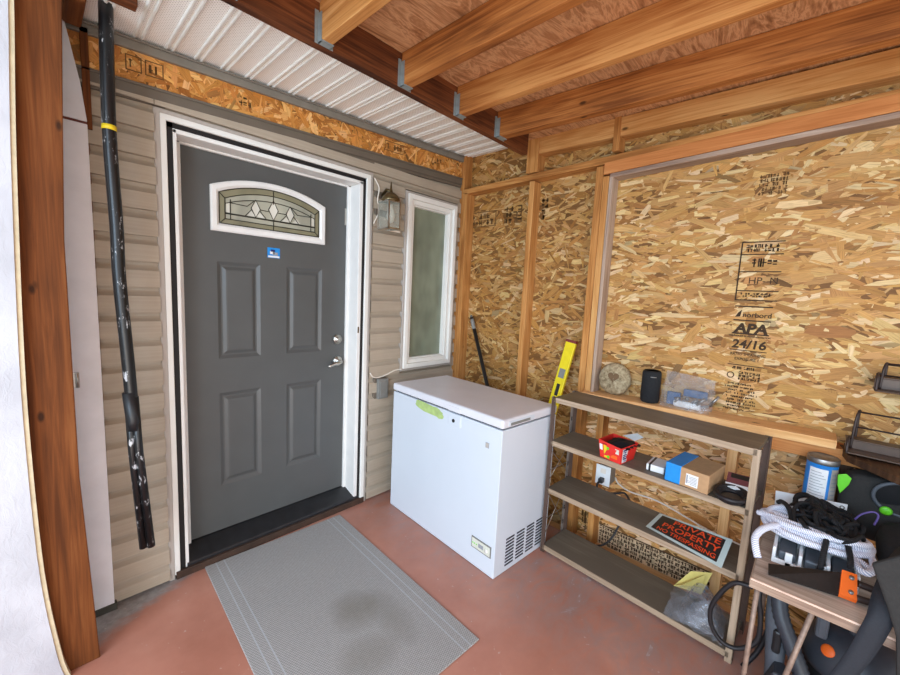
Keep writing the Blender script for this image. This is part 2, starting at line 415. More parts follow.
def thing(name, label, cat, loc=(0, 0, 0), rz=0., group=None):
    o = bpy.data.objects.new(name, None); COL.objects.link(o); o.empty_display_size = .05
    o.location = loc; o.rotation_euler = (0, 0, rz); WORLD[o] = Matrix.Translation(loc) @ Matrix.Rotation(rz, 4, 'Z')
    o['label'] = label; o['category'] = cat
    if group: o['group'] = group
    return o
def tag(o, label, cat, group=None):
    o['label'] = label; o['category'] = cat
    if group: o['group'] = group
    return o
def struct(o, label=None, cat=None, group=None):
    o['kind'] = 'structure'
    if label: o['label'] = label
    if cat: o['category'] = cat
    if group: o['group'] = group
    return o
def spline(pts, n=8, closed=False):
    P = [Vector(p) for p in pts]; out = []; m = len(P)
    rng = range(m if closed else m-1)
    for i in rng:
        if closed: p0, p1, p2, p3 = P[i-1], P[i], P[(i+1) % m], P[(i+2) % m]
        else: p0, p1, p2, p3 = P[max(i-1, 0)], P[i], P[i+1], P[min(i+2, m-1)]
        for k in range(n):
            t = k/n
            out.append(.5*((2*p1)+(p2-p0)*t+(2*p0-5*p1+4*p2-p3)*t*t+(3*p1-p0-3*p2+p3)*t**3))
    if not closed: out.append(P[-1])
    return out

# ------------------------------------------------------------------ strand board: real overlapping flakes
TINTS = [rgb(238, 208, 156), rgb(212, 166, 102), rgb(218, 176, 114), rgb(206, 158, 92), rgb(200, 150, 86), rgb(228, 192, 132), rgb(190, 140, 78), rgb(172, 122, 64), rgb(210, 162, 96)]
def strand_board(name, fn, U0, U1, V0, V1, n, seed, spread=.35, big=1., depth=None, tone=1., zone=None, hue=(1, 1, 1)):
    """fn(u, v, lift) -> point; flakes lie mostly along u"""
    r = random.Random(seed); b = B(); bm = b.bm; cl = bm.loops.layers.float_color.new('tint')
    f = bm.faces.new([bm.verts.new(fn(u, v, 0)) for u, v in ((U0, V0), (U1, V0), (U1, V1), (U0, V1))])
    for lp in f.loops: lp[cl] = tuple(c*.7*tone for c in rgb(150, 104, 54)[:3])+(1,); lp[b.uv].uv = (lp.vert.co.y, lp.vert.co.z)
    if depth:
        vs = [bm.verts.new(fn(u, v, -depth)) for u, v in ((U0, V0), (U1, V0), (U1, V1), (U0, V1))]; g = bm.faces.new(vs)
        for lp in g.loops: lp[cl] = rgb(120, 80, 40)
    for i in range(n):
        cu = U0+(U1-U0)*r.random(); cv = V0+(V1-V0)*r.random()
        t = i/n
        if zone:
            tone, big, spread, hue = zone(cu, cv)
        ln = (r.uniform(.035, .125) if r.random() < .8 else r.uniform(.1, .19))*big; wd = r.uniform(.006, .024)*(1.+.9*(r.random() < .18))*big
        a = r.gauss(0, spread)+(.0 if r.random() < .86 else r.uniform(-1.3, 1.3)); ca, sa = math.cos(a), math.sin(a)
        col = TINTS[min(len(TINTS)-1, int(r.random()**1.15*len(TINTS)))]; k = r.uniform(.84, 1.1)*tone
        if r.random() < .03: k *= .55
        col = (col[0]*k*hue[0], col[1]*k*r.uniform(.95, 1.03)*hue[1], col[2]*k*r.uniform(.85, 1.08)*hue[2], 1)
        l2, w2 = ln/2, wd/2
        sh = [(-l2, -w2*r.uniform(.2, .9)), (-l2*r.uniform(.2, .7), -w2), (l2*r.uniform(.3, .8), -w2*r.uniform(.8, 1)), (l2, -w2*r.uniform(.0, .6)),
              (l2*r.uniform(.85, 1), w2*r.uniform(.3, .9)), (l2*r.uniform(0, .5), w2), (-l2*r.uniform(.5, .9), w2*r.uniform(.7, 1))]
        lift = .0004+.0022*t+r.uniform(0, .0004); tl = r.uniform(-.0012, .0012)
        vs = []; uvs = []; o1, o2 = r.random()*20, r.random()*20
        for p, q in sh:
            u = min(U1, max(U0, cu+p*ca-q*sa)); v = min(V1, max(V0, cv+p*sa+q*ca))
            vs.append(bm.verts.new(fn(u, v, lift+tl*p/l2))); uvs.append((p+o1, q+o2))
        fc = bm.faces.new(vs)
        for lp, q in zip(fc.loops, uvs): lp[cl] = col; lp[b.uv].uv = q
    return b
def glyphs(b, fn, u0, v0, w, h, rows, cols, r, thick=.006, mat=0, fill=.8):
    """illegible stamped strokes"""
    ch = h/rows; cw = w/cols
    for i in range(rows):
        for j in range(cols):
            if r.random() > fill: continue
            x = u0+j*cw; y = v0+i*ch
            for _ in range(r.choice((2, 3, 3))):
                if r.random() < .55:
                    xx = x+r.uniform(.05, .75)*cw; q = (xx, y+ch*.08, xx+thick, y+ch*.9)
                else:
                    yy = y+r.uniform(.08, .8)*ch; q = (x+cw*.06, yy, x+cw*.86, yy+thick)
                b.face([fn(q[0], q[1]), fn(q[2], q[1]), fn(q[2], q[3]), fn(q[0], q[3])], mat)
def bar(b, fn, u0, v0, u1, v1, mat=0):
    b.face([fn(u0, v0), fn(u1, v0), fn(u1, v1), fn(u0, v1)], mat)

# ================================================================== SETTING
XS, XO = 1.85, 1.94       # stud faces, strand board face of the right wall
b = B(); b.box(-1.5, 1.74, -4.2, .12, -.14, 0); struct(b.build('floor', M['floor']))
b = B(); b.box(1.74, 2.0, -4.2, .12, -.26, -.125); struct(b.build('floor_strip', M['earth']))
b = B(); b.box(-9, 9, -12, 3, -.32, -.28); struct(b.build('ground', M['earth']))

# right wall
wr = lambda u, v, l: Vector((XO-l, -u, v))
b = strand_board('wall_right', wr, 0, 3.9, -.125, 2.56, 13500, 3, depth=.012, zone=lambda u, v: (.72, 1.05, .5, (1.0, .91, .82)) if (u < 1.18 or v > 2.3) else ((.85, 1.38, .30, (1.0, .985, 1.0)) if v > .86 else (1.04, 1.2, .35, (1.02, .97, 1.1))))  # left and top flakes darker: another sheet, with light falloff put into tone
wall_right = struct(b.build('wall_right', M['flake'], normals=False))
def fr(u, v): return Vector((XO-.0042, -u, v))
b = B(); rr = random.Random(5)
# framed mark and grade stamp
u0, u1 = 1.862, 2.03
for v in (1.798, 1.738, 1.654, 1.560, 1.514): bar(b, fr, u0, v, u1, v+.005)
bar(b, fr, u0, 1.514, u0+.006, 1.801)
glyphs(b, fr, u0+.02, 1.751, .13, .04, 2, 9, rr, .004)
glyphs(b, fr, u0+.05, 1.676, .1, .05, 1, 5, rr, .006)
b.text('HP- N', .045, lambda x, y: fr(u0+.045+x, 1.598+y))
glyphs(b, fr, u0+.02, 1.531, .12, .022, 2, 12, rr, .003)
u0 = 1.868
for v in (1.482, 1.412, 1.345): bar(b, fr, u0, v, u0+.15, v+.006)
b.text('norbord', .034, lambda x, y: fr(u0+.035+x, 1.432+y), bold=.0005)
b.face([fr(u0+.005, 1.430), fr(u0+.026, 1.433), fr(u0+.031, 1.468), fr(u0+.016, 1.452)])
b.text('APA', .064, lambda x, y: fr(u0+.010+x+y*.12, 1.354+y), bold=.003, condense=1.1)
b.text('THE ENGINEERED WOOD ASSOCIATION', .0105, lambda x, y: fr(u0-.01+x, 1.332+y), bold=.0004, condense=.86)
b.text('24/16', .058, lambda x, y: fr(u0+.006+x+y*.1, 1.276+y), bold=.0016, condense=1.05)
for k, (v, w) in enumerate(((1.262, .15), (1.238, .12), (1.216, .13), (1.186, .15), (1.165, .09))):
    if k in (0, 3): bar(b, fr, u0, v, u0+w, v+.004)
    elif k == 1: b.text('RATED SHEATHING', .018, lambda x, y: fr(u0+.005+x, 1.238+y), bold=.0004, condense=.9)
    elif k == 2: b.text('EXPOSURE 1', .018, lambda x, y: fr(u0+.025+x, 1.214+y), bold=.0004)
    else: glyphs(b, fr, u0+.02, v, w, .017, 1, 13, rr, .003)
b.tube([fr(u0+.018+.014*math.cos(t*.4), 1.133+.014*math.sin(t*.4)) for t in range(16)], .0022, 5, closed=True)
glyphs(b, fr, u0+.05, 1.112, .09, .045, 3, 8, rr, .0035)
for k in range(9):
    v = 1.085-k*.0165; glyphs(b, fr, u0-.002+rr.uniform(0, .02), v, rr.uniform(.09, .15), .011, 1, 14, rr, .0028, fill=.9)
b.build('grade_stamp', M['stamp'], wall_right, world=True, normals=False)
b = B()
bar(b, fr, 1.70, 2.06, 1.78, 2.065); glyphs(b, fr, 1.90, 2.02, .11, .10, 5, 9, rr, .0035)
for v in (2.115, 2.005):
    bar(b, fr, .055, v, .31, v+.006)
bar(b, fr, .05, 2.005, .058, 2.12); bar(b, fr, .305, 2.005, .312, 2.12)
glyphs(b, fr, .07, 2.015, .22, .095, 2, 6, rr, .010); glyphs(b, fr, .385, 2.01, .16, .125, 3, 4, rr, .011)
glyphs(b, fr, .70, 2.01, .055, .15, 4, 2, rr, .012)
glyphs(b, fr, 1.17, -.05, .07, .14, 3, 3, rr, .008)
b.build('faded_stamp', M['stampsoft'], wall_right, world=True, normals=False)
b = B(); bar(b, fr, 1.30, -.088, 1.92, .045)
b.build('printed_panel', plain('pale printed strand board', rgb(212, 180, 142), .8, var=.25, scale=30), wall_right, world=True, normals=False)
b = B(); fr2 = lambda u, v: Vector((XO-.0062, -u, v))
glyphs(b, fr2, 1.305, -.085, .61, .125, 5, 38, rr, .0058, fill=.97); bar(b, fr2, 1.30, .040, 1.92, .048)
b.build('faded_stamp', plain('brown print', rgb(84, 56, 30), .8, var=.3), wall_right, world=True, normals=False)

def timber(name, m, x0, x1, y0, y1, z0, z1, label, cat='timber', group=None, skew=None, bevel=.003, parent=None):
    bb = B(); bb.box(x0, x1, y0, y1, z0, z1, skew=skew); return struct(bb.build(name, m, parent, bevel=bevel), label, cat, group)
G = 'framing timbers of the right wall'
timber('wall_stud', M['stud'], XS, XO, -.044, -.005, -.09, 2.56, 'corner stud of the right wall, hard against the siding', 'stud', G)
timber('wall_stud', M['stud'], XS, XO, -.085, -.046, -.09, 2.262, 'second stud of the doubled corner post beside the siding', 'stud', G)
timber('wall_stud', M['stud'], XS, XO, -.685, -.646, -.09, 2.258, 'lone pine stud standing behind the chest freezer', 'stud', G)
timber('wall_stud', M['stud'], XS, XO, -1.155, -1.112, -.09, 2.272, 'full-height pine stud behind the yellow spirit level', 'stud', G)
timber('wall_stud', M['stud'], XS, XO, -1.195, -1.157, .90, 2.21, 'jack stud under the header, left side of the boarded opening', 'stud', G)
timber('wall_stud', M['stud'], XS, XO, -1.296, -1.256, -.09, .80, 'short stud carrying the white outlet, below the ledge', 'stud', G)
timber('wall_stud', M['sill'], XS, XO, -1.968, -1.925, -.09, .80, 'short pale stud behind the package with the cardboard box', 'stud', G)
timber('wall_stud', M['stud'], XS, XO, -2.66, -2.62, -.09, .80, 'short stud below the ledge behind the black bag', 'stud', G)
timber('wall_stud', M['stud'], XS, XO, -.70, -.61, 2.315, 2.56, 'short block above the plate near the soffit end', 'stud', G)
timber('wall_stud', M['stud'], XS, XO, -1.235, -1.195, 2.345, 2.56, 'short block above the plate near the header', 'stud', G)
timber('trim_1', M['graywood'], XS-.004, XO-.004, -1.218, -1.198, .905, 2.20, 'grey weathered liner board on the left of the opening', 'board')
sk = lambda v: Vector((v.x, v.y, v.z+.045*(-v.y-1.2)))
sl_ = lambda v: Vector((v.x, v.y, v.z+.026*(-v.y-1.2)))
timber('wall_plate', M['stud'], XS, XO, -3.9, -.04, 2.272, 2.312, 'long top plate crossing the right wall', 'plate', G, skew=lambda v: Vector((v.x, v.y, v.z+.03*(-v.y-.8))))
timber('wall_header', M['header'], XS-.002, XO, -3.9, -1.158, 2.222, 2.29, 'orange-brown header beam over the boarded opening', 'beam', G, skew=sk)
timber('trim_2', M['graywood'], XS-.002, XO, -3.9, -1.198, 2.196, 2.220, 'grey weathered liner board under the header', 'board', skew=sk)
timber('wall_sill', M['sill'], 1.79, XO-.004, -2.30, -1.157, .872, .911, 'pale pine ledge board along the strand-board wall', 'ledge', skew=sl_)
timber('wall_sill', M['header'], 1.822, XO-.004, -2.42, -1.157, .805, .871, 'orange second board under the pale ledge', 'ledge', skew=sl_)
timber('wall_plate', M['sill'], XS, XO, -3.9, -.005, -.125, -.09, 'bottom plate under the studs', 'plate', G)
timber('wall_rim', M['stud'], XS+.005, XO, -3.9, -.62, 2.425, 2.53, 'rim board at the top of the right wall', 'beam', skew=lambda v: Vector((v.x, v.y, v.z-.012*(-v.y-1.2))))

# roof deck, joists, ledger
b = B(); b.box(-1.3, 2.0, -4.2, -.62, 2.532, 2.56); struct(b.build('ceiling', M['deck']))
b = B(); b.box(-1.3, 2.0, -.62, .4, 2.66, 2.70); struct(b.build('roof', M['ledger']))
led = timber('ceiling_ledger', M['ledger'], -.95, 1.715, -.705, -.665, 2.386, 2.532, 'dark ledger beam that carries the joists along the soffit', 'beam')
JG = 'roof joists'
def joist(x, w, dx, label, m='joist', first=False):
    y0, y1 = -.71, -4.1
    root = bpy.data.objects.new('ceiling_joist', None)
    bb = B(); bb.box(0, w, y1-y0, 0, 0, .14, skew=lambda v: Vector((v.x+dx*(-v.y)/1.2, v.y, v.z)))
    o = bb.build('ceiling_joist', M[m], bevel=.003); o.location = (x, y0, 2.39); WORLD[o] = Matrix.Translation((x, y0, 2.39)); struct(o, label, 'joist', JG)
    bb = B(); bb.box(-.003, -.0005, -.022, .004, -.004, .10); bb.box(w+.0005, w+.003, -.022, .004, -.004, .10); bb.box(-.003, w+.003, -.03, .004, -.004, -.0005)
    bb.box(-.016, -.0005, .001, .0045, -.004, .11); bb.box(w+.0005, w+.016, .001, .0045, -.004, .11)
    bb.build('joist_hanger', M['galv'], o)
    return o
bpy.data.objects.remove(bpy.data.objects.new('tmp', None))
joist(-.42, .04, 0, 'roof joist over the doorway, farthest from the strand-board wall')
joist(-.07, .04, 0, 'roof joist above the left end of the soffit')
joist(.27, .042, 0, 'roof joist whose hanger sits above the middle of the door', 'stud')
joist(.665, .042, -.01, 'roof joist above the right edge of the door')
joist(1.03, .042, .015, 'roof joist above the window')
joist(1.375, .06, .085, 'thick roof joist nearest the strand-board wall', 'joist')

# door wall
b = B()
def courses(x0, x1, z0, z1, off=.0):
    p = .1115; k = math.floor((z0-.995)/p)
    while .995+k*p < z1-1e-4:
        a = max(z0, .995+k*p); c = min(z1, .995+(k+1)*p); zb = .995+k*p
        def ya(z):
            q = (z-zb)/p
            return -.024+.003*q if q < .64 else -.0221+.021*math.sin(min(1, (q-.64)/.26)*PI/2)
        n = 14; zs = [a+(c-a)*i/n for i in range(n+1)]
        for i in range(n):
            b.face([(x0, ya(zs[i]), zs[i]), (x1, ya(zs[i]), zs[i]), (x1, ya(zs[i+1]), zs[i+1]), (x0, ya(zs[i+1]), zs[i+1])])
        if a == zb or True:
            b.face([(x0, ya(a), a), (x1, ya(a), a), (x1, .0, a), (x0, .0, a)])
        k += 1
courses(-.62, -.121, .015, 2.262); courses(1.018, 1.28, .015, 2.28); courses(1.28, 1.815, .015, .885); courses(1.815, 1.95, .015, 2.28)
courses(-.118, 1.018, 2.22, 2.27); courses(1.28, 1.815, 2.175, 2.28)
b.box(-1.3, -.12, .0, .1, 0, 2.66); b.box(1.018, 1.285, .0, .1, 0, 2.66); b.box(1.81, 2.0, .0, .1, 0, 2.66); b.box(-.12, 1.018, .0, .1, 2.21, 2.66); b.box(1.285, 1.81, .0, .1, 2.165, 2.66); b.box(1.285, 1.81, 0, .1, 0, .9)
b.box(-.3, 2.0, .55, .56, 0, 2.66)
wall_back = struct(b.build('wall_back', M['siding'], normals=False))
tl = lambda v: Vector((v.x, v.y, v.z+.045*v.x))
b = B(); b.box(-.62, XS, -.024, .0, 2.245, 2.285, skew=tl); b.box(-.62, XS, -.030, .0, 2.283, 2.294, skew=tl); b.box(-.62, XS, -.018, .0, 2.195+.03, 2.246, skew=tl)
struct(b.build('trim_3', M['sidingtrim'], bevel=.002), 'taupe trim strip between the siding and the strand-board band', 'trim')
wb = lambda u, v, l: Vector((u, -.012-l, v+.043*u))
b = strand_board('band', wb, -.62, XS, 2.293, 2.418, 900, 9, spread=1.2, big=1.1, tone=.95, hue=(1.04, .80, .58), depth=.01)
band = struct(b.build('trim_4', M['flake'], normals=False), 'strand-board band above the siding', 'board')
b = B(); fb = lambda u, v: Vector((u, -.0165, v+.043*u))
for (u, w) in ((-.21, .05), (-.145, .06), (1.10, .15)):
    for v in (2.335, 2.392): bar(b, fb, u, v, u+w, v+.004)
    bar(b, fb, u, 2.335, u+.004, 2.395); bar(b, fb, u+w, 2.335, u+w+.004, 2.396); glyphs(b, fb, u+.01, 2.345, w-.02, .04, 1, max(2, int(w/.025)), rr, .005)
glyphs(b, fb, .22, 2.33, .06, .06, 2, 3, rr, .005); glyphs(b, fb, 1.52, 2.33, .10, .06, 2, 4, rr, .006)
b.build('faded_stamp', M['stampsoft'], band, world=True, normals=False)
b = B(); b.box(-.62, XS, -.030, .0, 2.415, 2.452, skew=tl); b.box(-.62, XS, -.042, -.028, 2.448, 2.455, skew=tl)
struct(b.build('trim_5', M['channel'], bevel=.002), 'grey channel holding the edge of the soffit', 'trim')
b = B()
b.box(-.95, XO-.005, -.64, -.0, 2.466, 2.474, skew=tl)
x = -.167-.107*6
while x < XO-.03:
    for q in (-.012, .012): b.prism([(x+q-.006, 2.462+.045*x), (x+q-.003, 2.458+.045*x), (x+q+.003, 2.458+.045*x), (x+q+.006, 2.462+.045*x), (x+q+.007, 2.468+.045*x), (x+q-.007, 2.468+.045*x)], 1, -.64, -.03, 1)
    x += .107
struct(b.build('ceiling_soffit', [M['soffit'], M['white']]), 'white perforated ribbed soffit panel over the door', 'soffit')

# left side: white sheathing on a timber post, white boards beyond
edge = [(p.x, p.y) for p in spline([(-.488, 0, 0), (-.508, .108, 0), (-.536, .435, 0), (-.546, .9, 0), (-.544, 1.274, 0), (-.529, 1.855, 0), (-.511, 2.29, 0), (-.505, 2.53, 0)], 5)]
b = B(); b.prism([(-1.6, 0)]+[(x-.012, z) for x, z in edge]+[(-1.6, 2.53)], 1, -.335, -.302, 0)
b.prism([(x-.012, z) for x, z in edge]+[(x, z) for x, z in reversed(edge)], 1, -.330, -.302, 1)
struct(b.build('wall_left', [M['whitewall'], plain('raw sheathing edge', rgb(206, 190, 158), .8)]))
b = B(); b.prism([(-.56, 0), (-.405, 0), (-.419, .397), (-.432, .75), (-.433, 1.6), (-.419, 1.983), (-.404, 2.36), (-.402, 2.53), (-.56, 2.53)], 1, -.300, -.262)
struct(b.build('wall_post', M['post'], bevel=.003), 'brown timber post edging the white sheathing', 'post')
b = B()
b.prism([(-.62, .03), (-.333, .03), (-.338, 2.062), (-.62, 2.062)], 1, -.045, -.022)
b.prism([(-.62, 2.072), (-.338, 2.072), (-.352, 2.21), (-.388, 2.42), (-.62, 2.42)], 1, -.045, -.022)
b.box(-.62, -.338, -.040, -.026, 2.062, 2.072, 1)
wp = struct(b.build('wall_panel', [M['whiteboard'], M['rust']], bevel=.002), 'narrow white boards between the post and the siding', 'board')
bb = B(); bb.box(-.428, -.405, -.052, -.045, 1.03, 1.09); bb.tube([(-.41, -.055, 1.03), (-.41, -.055, 1.09)], .006, 8); bb.build('hinge', M['nickel'], wp)
b = B(); b.box(-.345, -.333, -.022, -.0, .03, 2.05); b.box(-.345, -.322, -.03, -.0, 2.05, 2.42); b.box(-.62, -.325, -.05, -.0, 0., .03, 1)
struct(b.build('wall_furring', [M['post'], M['ventdark2']]), 'thin brown furring strip behind the white boards', 'timber')
b = B(); b.box(-.395, -.34, -.26, -.045, 2.40, 2.56); struct(b.build('wall_beam', M['post'], bevel=.012), 'short brown beam end at the top of the post', 'timber')
b = B(); b.box(-.36, -.212, -.33, -.285, 2.425, 2.458); struct(b.build('wall_blocking', M['ledger'], bevel=.003), 'small wood block under the soffit behind the pole', 'timber')

# ================================================================== DOOR
door = bpy.data.objects.new('door_1', None); COL.objects.link(door); WORLD[door] = Matrix.Identity(4)
struct(door, 'charcoal entry door with an arched leaded glass light', 'door')
W0, W1, Z0, Z1, YD = 0., .914, .094, 2.124, .125
b = B()
xs = [W0, .152, .370, .519, .746, W1]; zs = [Z0, .352, .88, 1.068, 1.587, Z1]
for i in range(5):
    for j in range(5):
        x0, x1, z0, z1 = xs[i], xs[i+1], zs[j], zs[j+1]
        if i in (1, 3) and j in (1, 3):
            rings = [(0, 0), (.007, -.004), (.018, -.010), (.026, -.010), (.042, -.001), (.05, .0)]
            prev = None
            for ins, dy in rings:
                cur = [Vector((x0+ins, YD-dy, z0+ins)), Vector((x1-ins, YD-dy, z0+ins)), Vector((x1-ins, YD-dy, z1-ins)), Vector((x0+ins, YD-dy, z1-ins))]
                if prev:
                    for k in range(4): b.face([prev[k], prev[(k+1) % 4], cur[(k+1) % 4], cur[k]])
                prev = cur
            b.face(prev)
        else: b.face([(x0, YD, z0), (x1, YD, z0), (x1, YD, z1), (x0, YD, z1)])
b.box(W0, W1, YD+.012, YD+.044, Z0, Z1)
slab = b.build('door_slab', M['door'], door)
# arched light
def arch(x0, x1, zb, zt, sag, n=18):
    pts = [(x0, zb), (x1, zb)]; c = x1-x0; R_ = (c*c/4+sag*sag)/(2*sag); cx = (x0+x1)/2; cz = zt+sag-R_; a = math.asin(c/2/R_)
    for k in range(n+1):
        t = a-2*a*k/n; pts.append((cx+R_*math.sin(t), cz+R_*math.cos(t)))
    return pts
o_ = arch(.124, .757, 1.740, 1.967, .068); i1 = arch(.150, .731, 1.768, 1.948, .064); i2 = arch(.164, .717, 1.782, 1.938, .062)
b = B()
def loft(A, ya, Bp, yb):
    for k in range(len(A)):
        m = (k+1) % len(A); b.face([(A[k][0], ya, A[k][1]), (A[m][0], ya, A[m][1]), (Bp[m][0], yb, Bp[m][1]), (Bp[k][0], yb, Bp[k][1])])
loft(o_, YD-.001, o_, YD-.014); oi = arch(.131, .750, 1.747, 1.962, .067); loft(o_, YD-.014, oi, YD-.020); loft(oi, YD-.020, i1, YD-.020); loft(i1, YD-.020, i2, YD-.008)
b.build('light_frame', M['whitetrim'], door)
b = B(); b.face([(p[0], YD-.006, p[1]) for p in i2]); gl = b.build('door_glass', M['art_glass'], door, normals=False)
b = B(); yc = YD-.009
def came(pts, w=.0032):
    b.tube([(p[0], yc, p[1]) for p in pts], w*.72, 6)
a1 = arch(.192, .690, 1.808, 1.912, .056); a2 = arch(.192, .690, 1.83, 1.885, .050)
zb = 1.822
came(i2[1:]+[i2[0]], .004); came(i2[:2], .004)
came(a1[1:], .003); came([a1[0], a1[1]]); came([a1[0], a1[-1]]); came(a2[2:], .0028)
came([(.192, 1.836), (.690, 1.836)], .0055); came([(.192, 1.808), (.690, 1.808)], .003)
came([(.218, 1.808), (.218, 1.91)], .003); came([(.664, 1.808), (.664, 1.91)], .003)
for p, q in ((i2[0], a1[0]), (i2[1], a1[1]), (i2[2], a1[2]), (i2[-1], a1[-1])): came([p, q], .003)
came([(.4405, 1.782), (.4405, 1.836)], .003); came([(.4405, 1.925), (.4405, 2.0)], .003)
dm = []
for cx, cz, hw, hh in ((.345, 1.885, .024, .047), (.4405, 1.893, .027, .054), (.536, 1.885, .024, .047)):
    d = [(cx-hw, cz), (cx, cz-hh), (cx+hw, cz), (cx, cz+hh)]; dm.append(d); came(d+[d[0]], .003)
came([(.369, 1.883), (.4135, 1.883)], .0026); came([(.4675, 1.883), (.512, 1.883)], .0026)
came([(.218, 1.893), (.30, 1.890), (.345, 1.932)], .0026); came([(.664, 1.893), (.58, 1.890), (.536, 1.932)], .0026)
came([(.29, 1.838), (.324, 1.878)], .0024); came([(.40, 1.84), (.366, 1.878)], .0024); came([(.48, 1.84), (.515, 1.878)], .0024); came([(.59, 1.838), (.557, 1.878)], .0024)
b.build('leading', M['came'], gl)
b = B(); loft(i2, YD-.0068, a1, YD-.0068); b.build('border_glass', M['amber_glass'], gl, normals=False)
b = B()
for d in dm: b.face([(p[0], YD-.0075, p[1]) for p in d])
for tri in ([(.30, 1.842), (.345, 1.842), (.322, 1.872)], [(.345, 1.842), (.395, 1.842), (.366, 1.868)], [(.49, 1.842), (.536, 1.842), (.514, 1.87)], [(.55, 1.842), (.60, 1.842), (.575, 1.87)], [(.198, 1.842), (.214, 1.842), (.214, 1.895), (.198, 1.89)], [(.668, 1.842), (.685, 1.842), (.685, 1.89), (.668, 1.895)]):
    b.face([(p[0], YD-.0075, p[1]) for p in tri])
b.build('bevelled_glass', M['bevel_glass'], gl, normals=False)
b = B(); b.lathe([(.032, 0), (.032, .008), (.028, .016), (.018, .019), (.018, .024), (0, .024)], (.858, YD, 1.138), mtx=Matrix.Rotation(PI/2, 4, 'X')); b.build('deadbolt', M['nickel'], door, smooth=True)
b = B(); b.lathe([(.033, 0), (.033, .008), (.028, .014), (.016, .018), (.013, .05), (0, .05)], (.862, YD, .992), mtx=Matrix.Rotation(PI/2, 4, 'X'))
b.tube(spline([(.862, YD-.046, .992), (.835, YD-.052, .988), (.80, YD-.05, .977), (.772, YD-.046, .968)], 5), [.012]*8+[.010]*6+[.007, .005], 10)
b.build('lever_handle', M['nickel'], door)
b = B(); fd = lambda u, v, l=.0012: Vector((u, YD-l, v))
b.face([fd(.409, 1.630), fd(.480, 1.630), fd(.480, 1.687), fd(.409, 1.687)], 0)
for q in ((.413, 1.632, .477, 1.642, 1), (.424, 1.650, .448, 1.668, 1), (.440, 1.645, .468, 1.662, 2), (.428, 1.664, .452, 1.676, 3)):
    b.face([fd(q[0], q[1], .002), fd(q[2], q[1], .002), fd(q[2], q[3], .002), fd(q[0], q[3], .002)], q[4])
st = b.build('sticker', [M['bluepack'], M['paper'], M['paperprint'], M['navyprint']], door, normals=False); st['label'] = 'small blue square sticker with a white foot strip'
b = B(); b.box(.900, .912, YD-.004, YD, 1.885, 1.99); b.build('sensor_strip', M['nickel'], door)
# frame
b = B()
b.box(-.052, -.036, .0, .11, .0, 2.150); b.box(.930, .956, .0, .11, .0, 2.150); b.box(-.052, .956, .0, .11, 2.132, 2.152)
b.box(-.052, .0, .108, .17, 0, 2.158); b.box(.914, .966, .108, .17, 0, 2.158); b.box(-.052, .966, .108, .17, 2.124, 2.162)
jb = b.build('door_jamb', M['whitetrim'], door, bevel=.003)
b = B(); b.box(.934, .944, -.0015, .0, 1.19, 1.23); b.build('strike_plate', M['brass'], jb)
b = B(); b.box(-.078, -.052, -.001, .05, 0, 2.172); b.box(.956, .976, -.001, .05, 0, 2.172); b.box(-.078, .976, -.001, .05, 2.152, 2.174); b.build('weather_strip', M['gasket'], door)
b = B()
for x0, x1 in ((-.099, -.076), (.974, 1.004)): b.box(x0, x1, -.014, .03, .02, 2.175)
b.box(-.099, 1.004, -.014, .03, 2.173, 2.199); b.build('casing', M['white'], door, bevel=.004)
b = B()
for x0, x1 in ((-.122, -.099), (1.004, 1.020)): b.box(x0, x1, -.012, .03, .0, 2.2)
b.box(-.122, 1.020, -.012, .03, 2.199, 2.216); b.build('outer_trim', M['casing'], door, bevel=.002)
b = B(); b.prism([(-.005, .0), (.2, .0), (.2, .09), (.115, .09), (.0, .055), (-.005, .05)], 0, -.045, .962); th = b.build('threshold', M['threshold'], door, bevel=.003)
b = B(); b.box(-.095, 1.0, -.022, -.004, .0, .038); b.build('threshold_nosing', M['brownsill'], th, bevel=.002)

# ================================================================== WINDOW
win = bpy.data.objects.new('window_1', None); COL.objects.link(win); WORLD[win] = Matrix.Identity(4)
struct(win, 'tall narrow white window beside the door', 'window')
def ring(b, x0, x1, z0, z1, t, ya, yb, mat=0, t2=None):
    t2 = t2 or t
    b.box(x0, x0+t, ya, yb, z0, z1, mat); b.box(x1-t, x1, ya, yb, z0, z1, mat); b.box(x0+t, x1-t, ya, yb, z0, z0+t2, mat); b.box(x0+t, x1-t, ya, yb, z1-t2, z1, mat)
b = B(); ring(b, 1.283, 1.812, .898, 2.166, .018, -.03, .03); b.build('outer_trim', M['casing'], win, bevel=.003)
b = B(); ring(b, 1.301, 1.794, .916, 2.150, .034, -.042, .05); b.build('window_frame', M['white'], win, bevel=.004)
b = B(); ring(b, 1.335, 1.760, .950, 2.116, .030, -.026, .05); ring(b, 1.365, 1.730, .980, 2.086, .010, -.014, .05); b.build('sash', M['white'], win, bevel=.003)
b = B(); b.box(1.375, 1.72, .018, .024, .99, 2.076); b.build('pane', M['pane'], win)

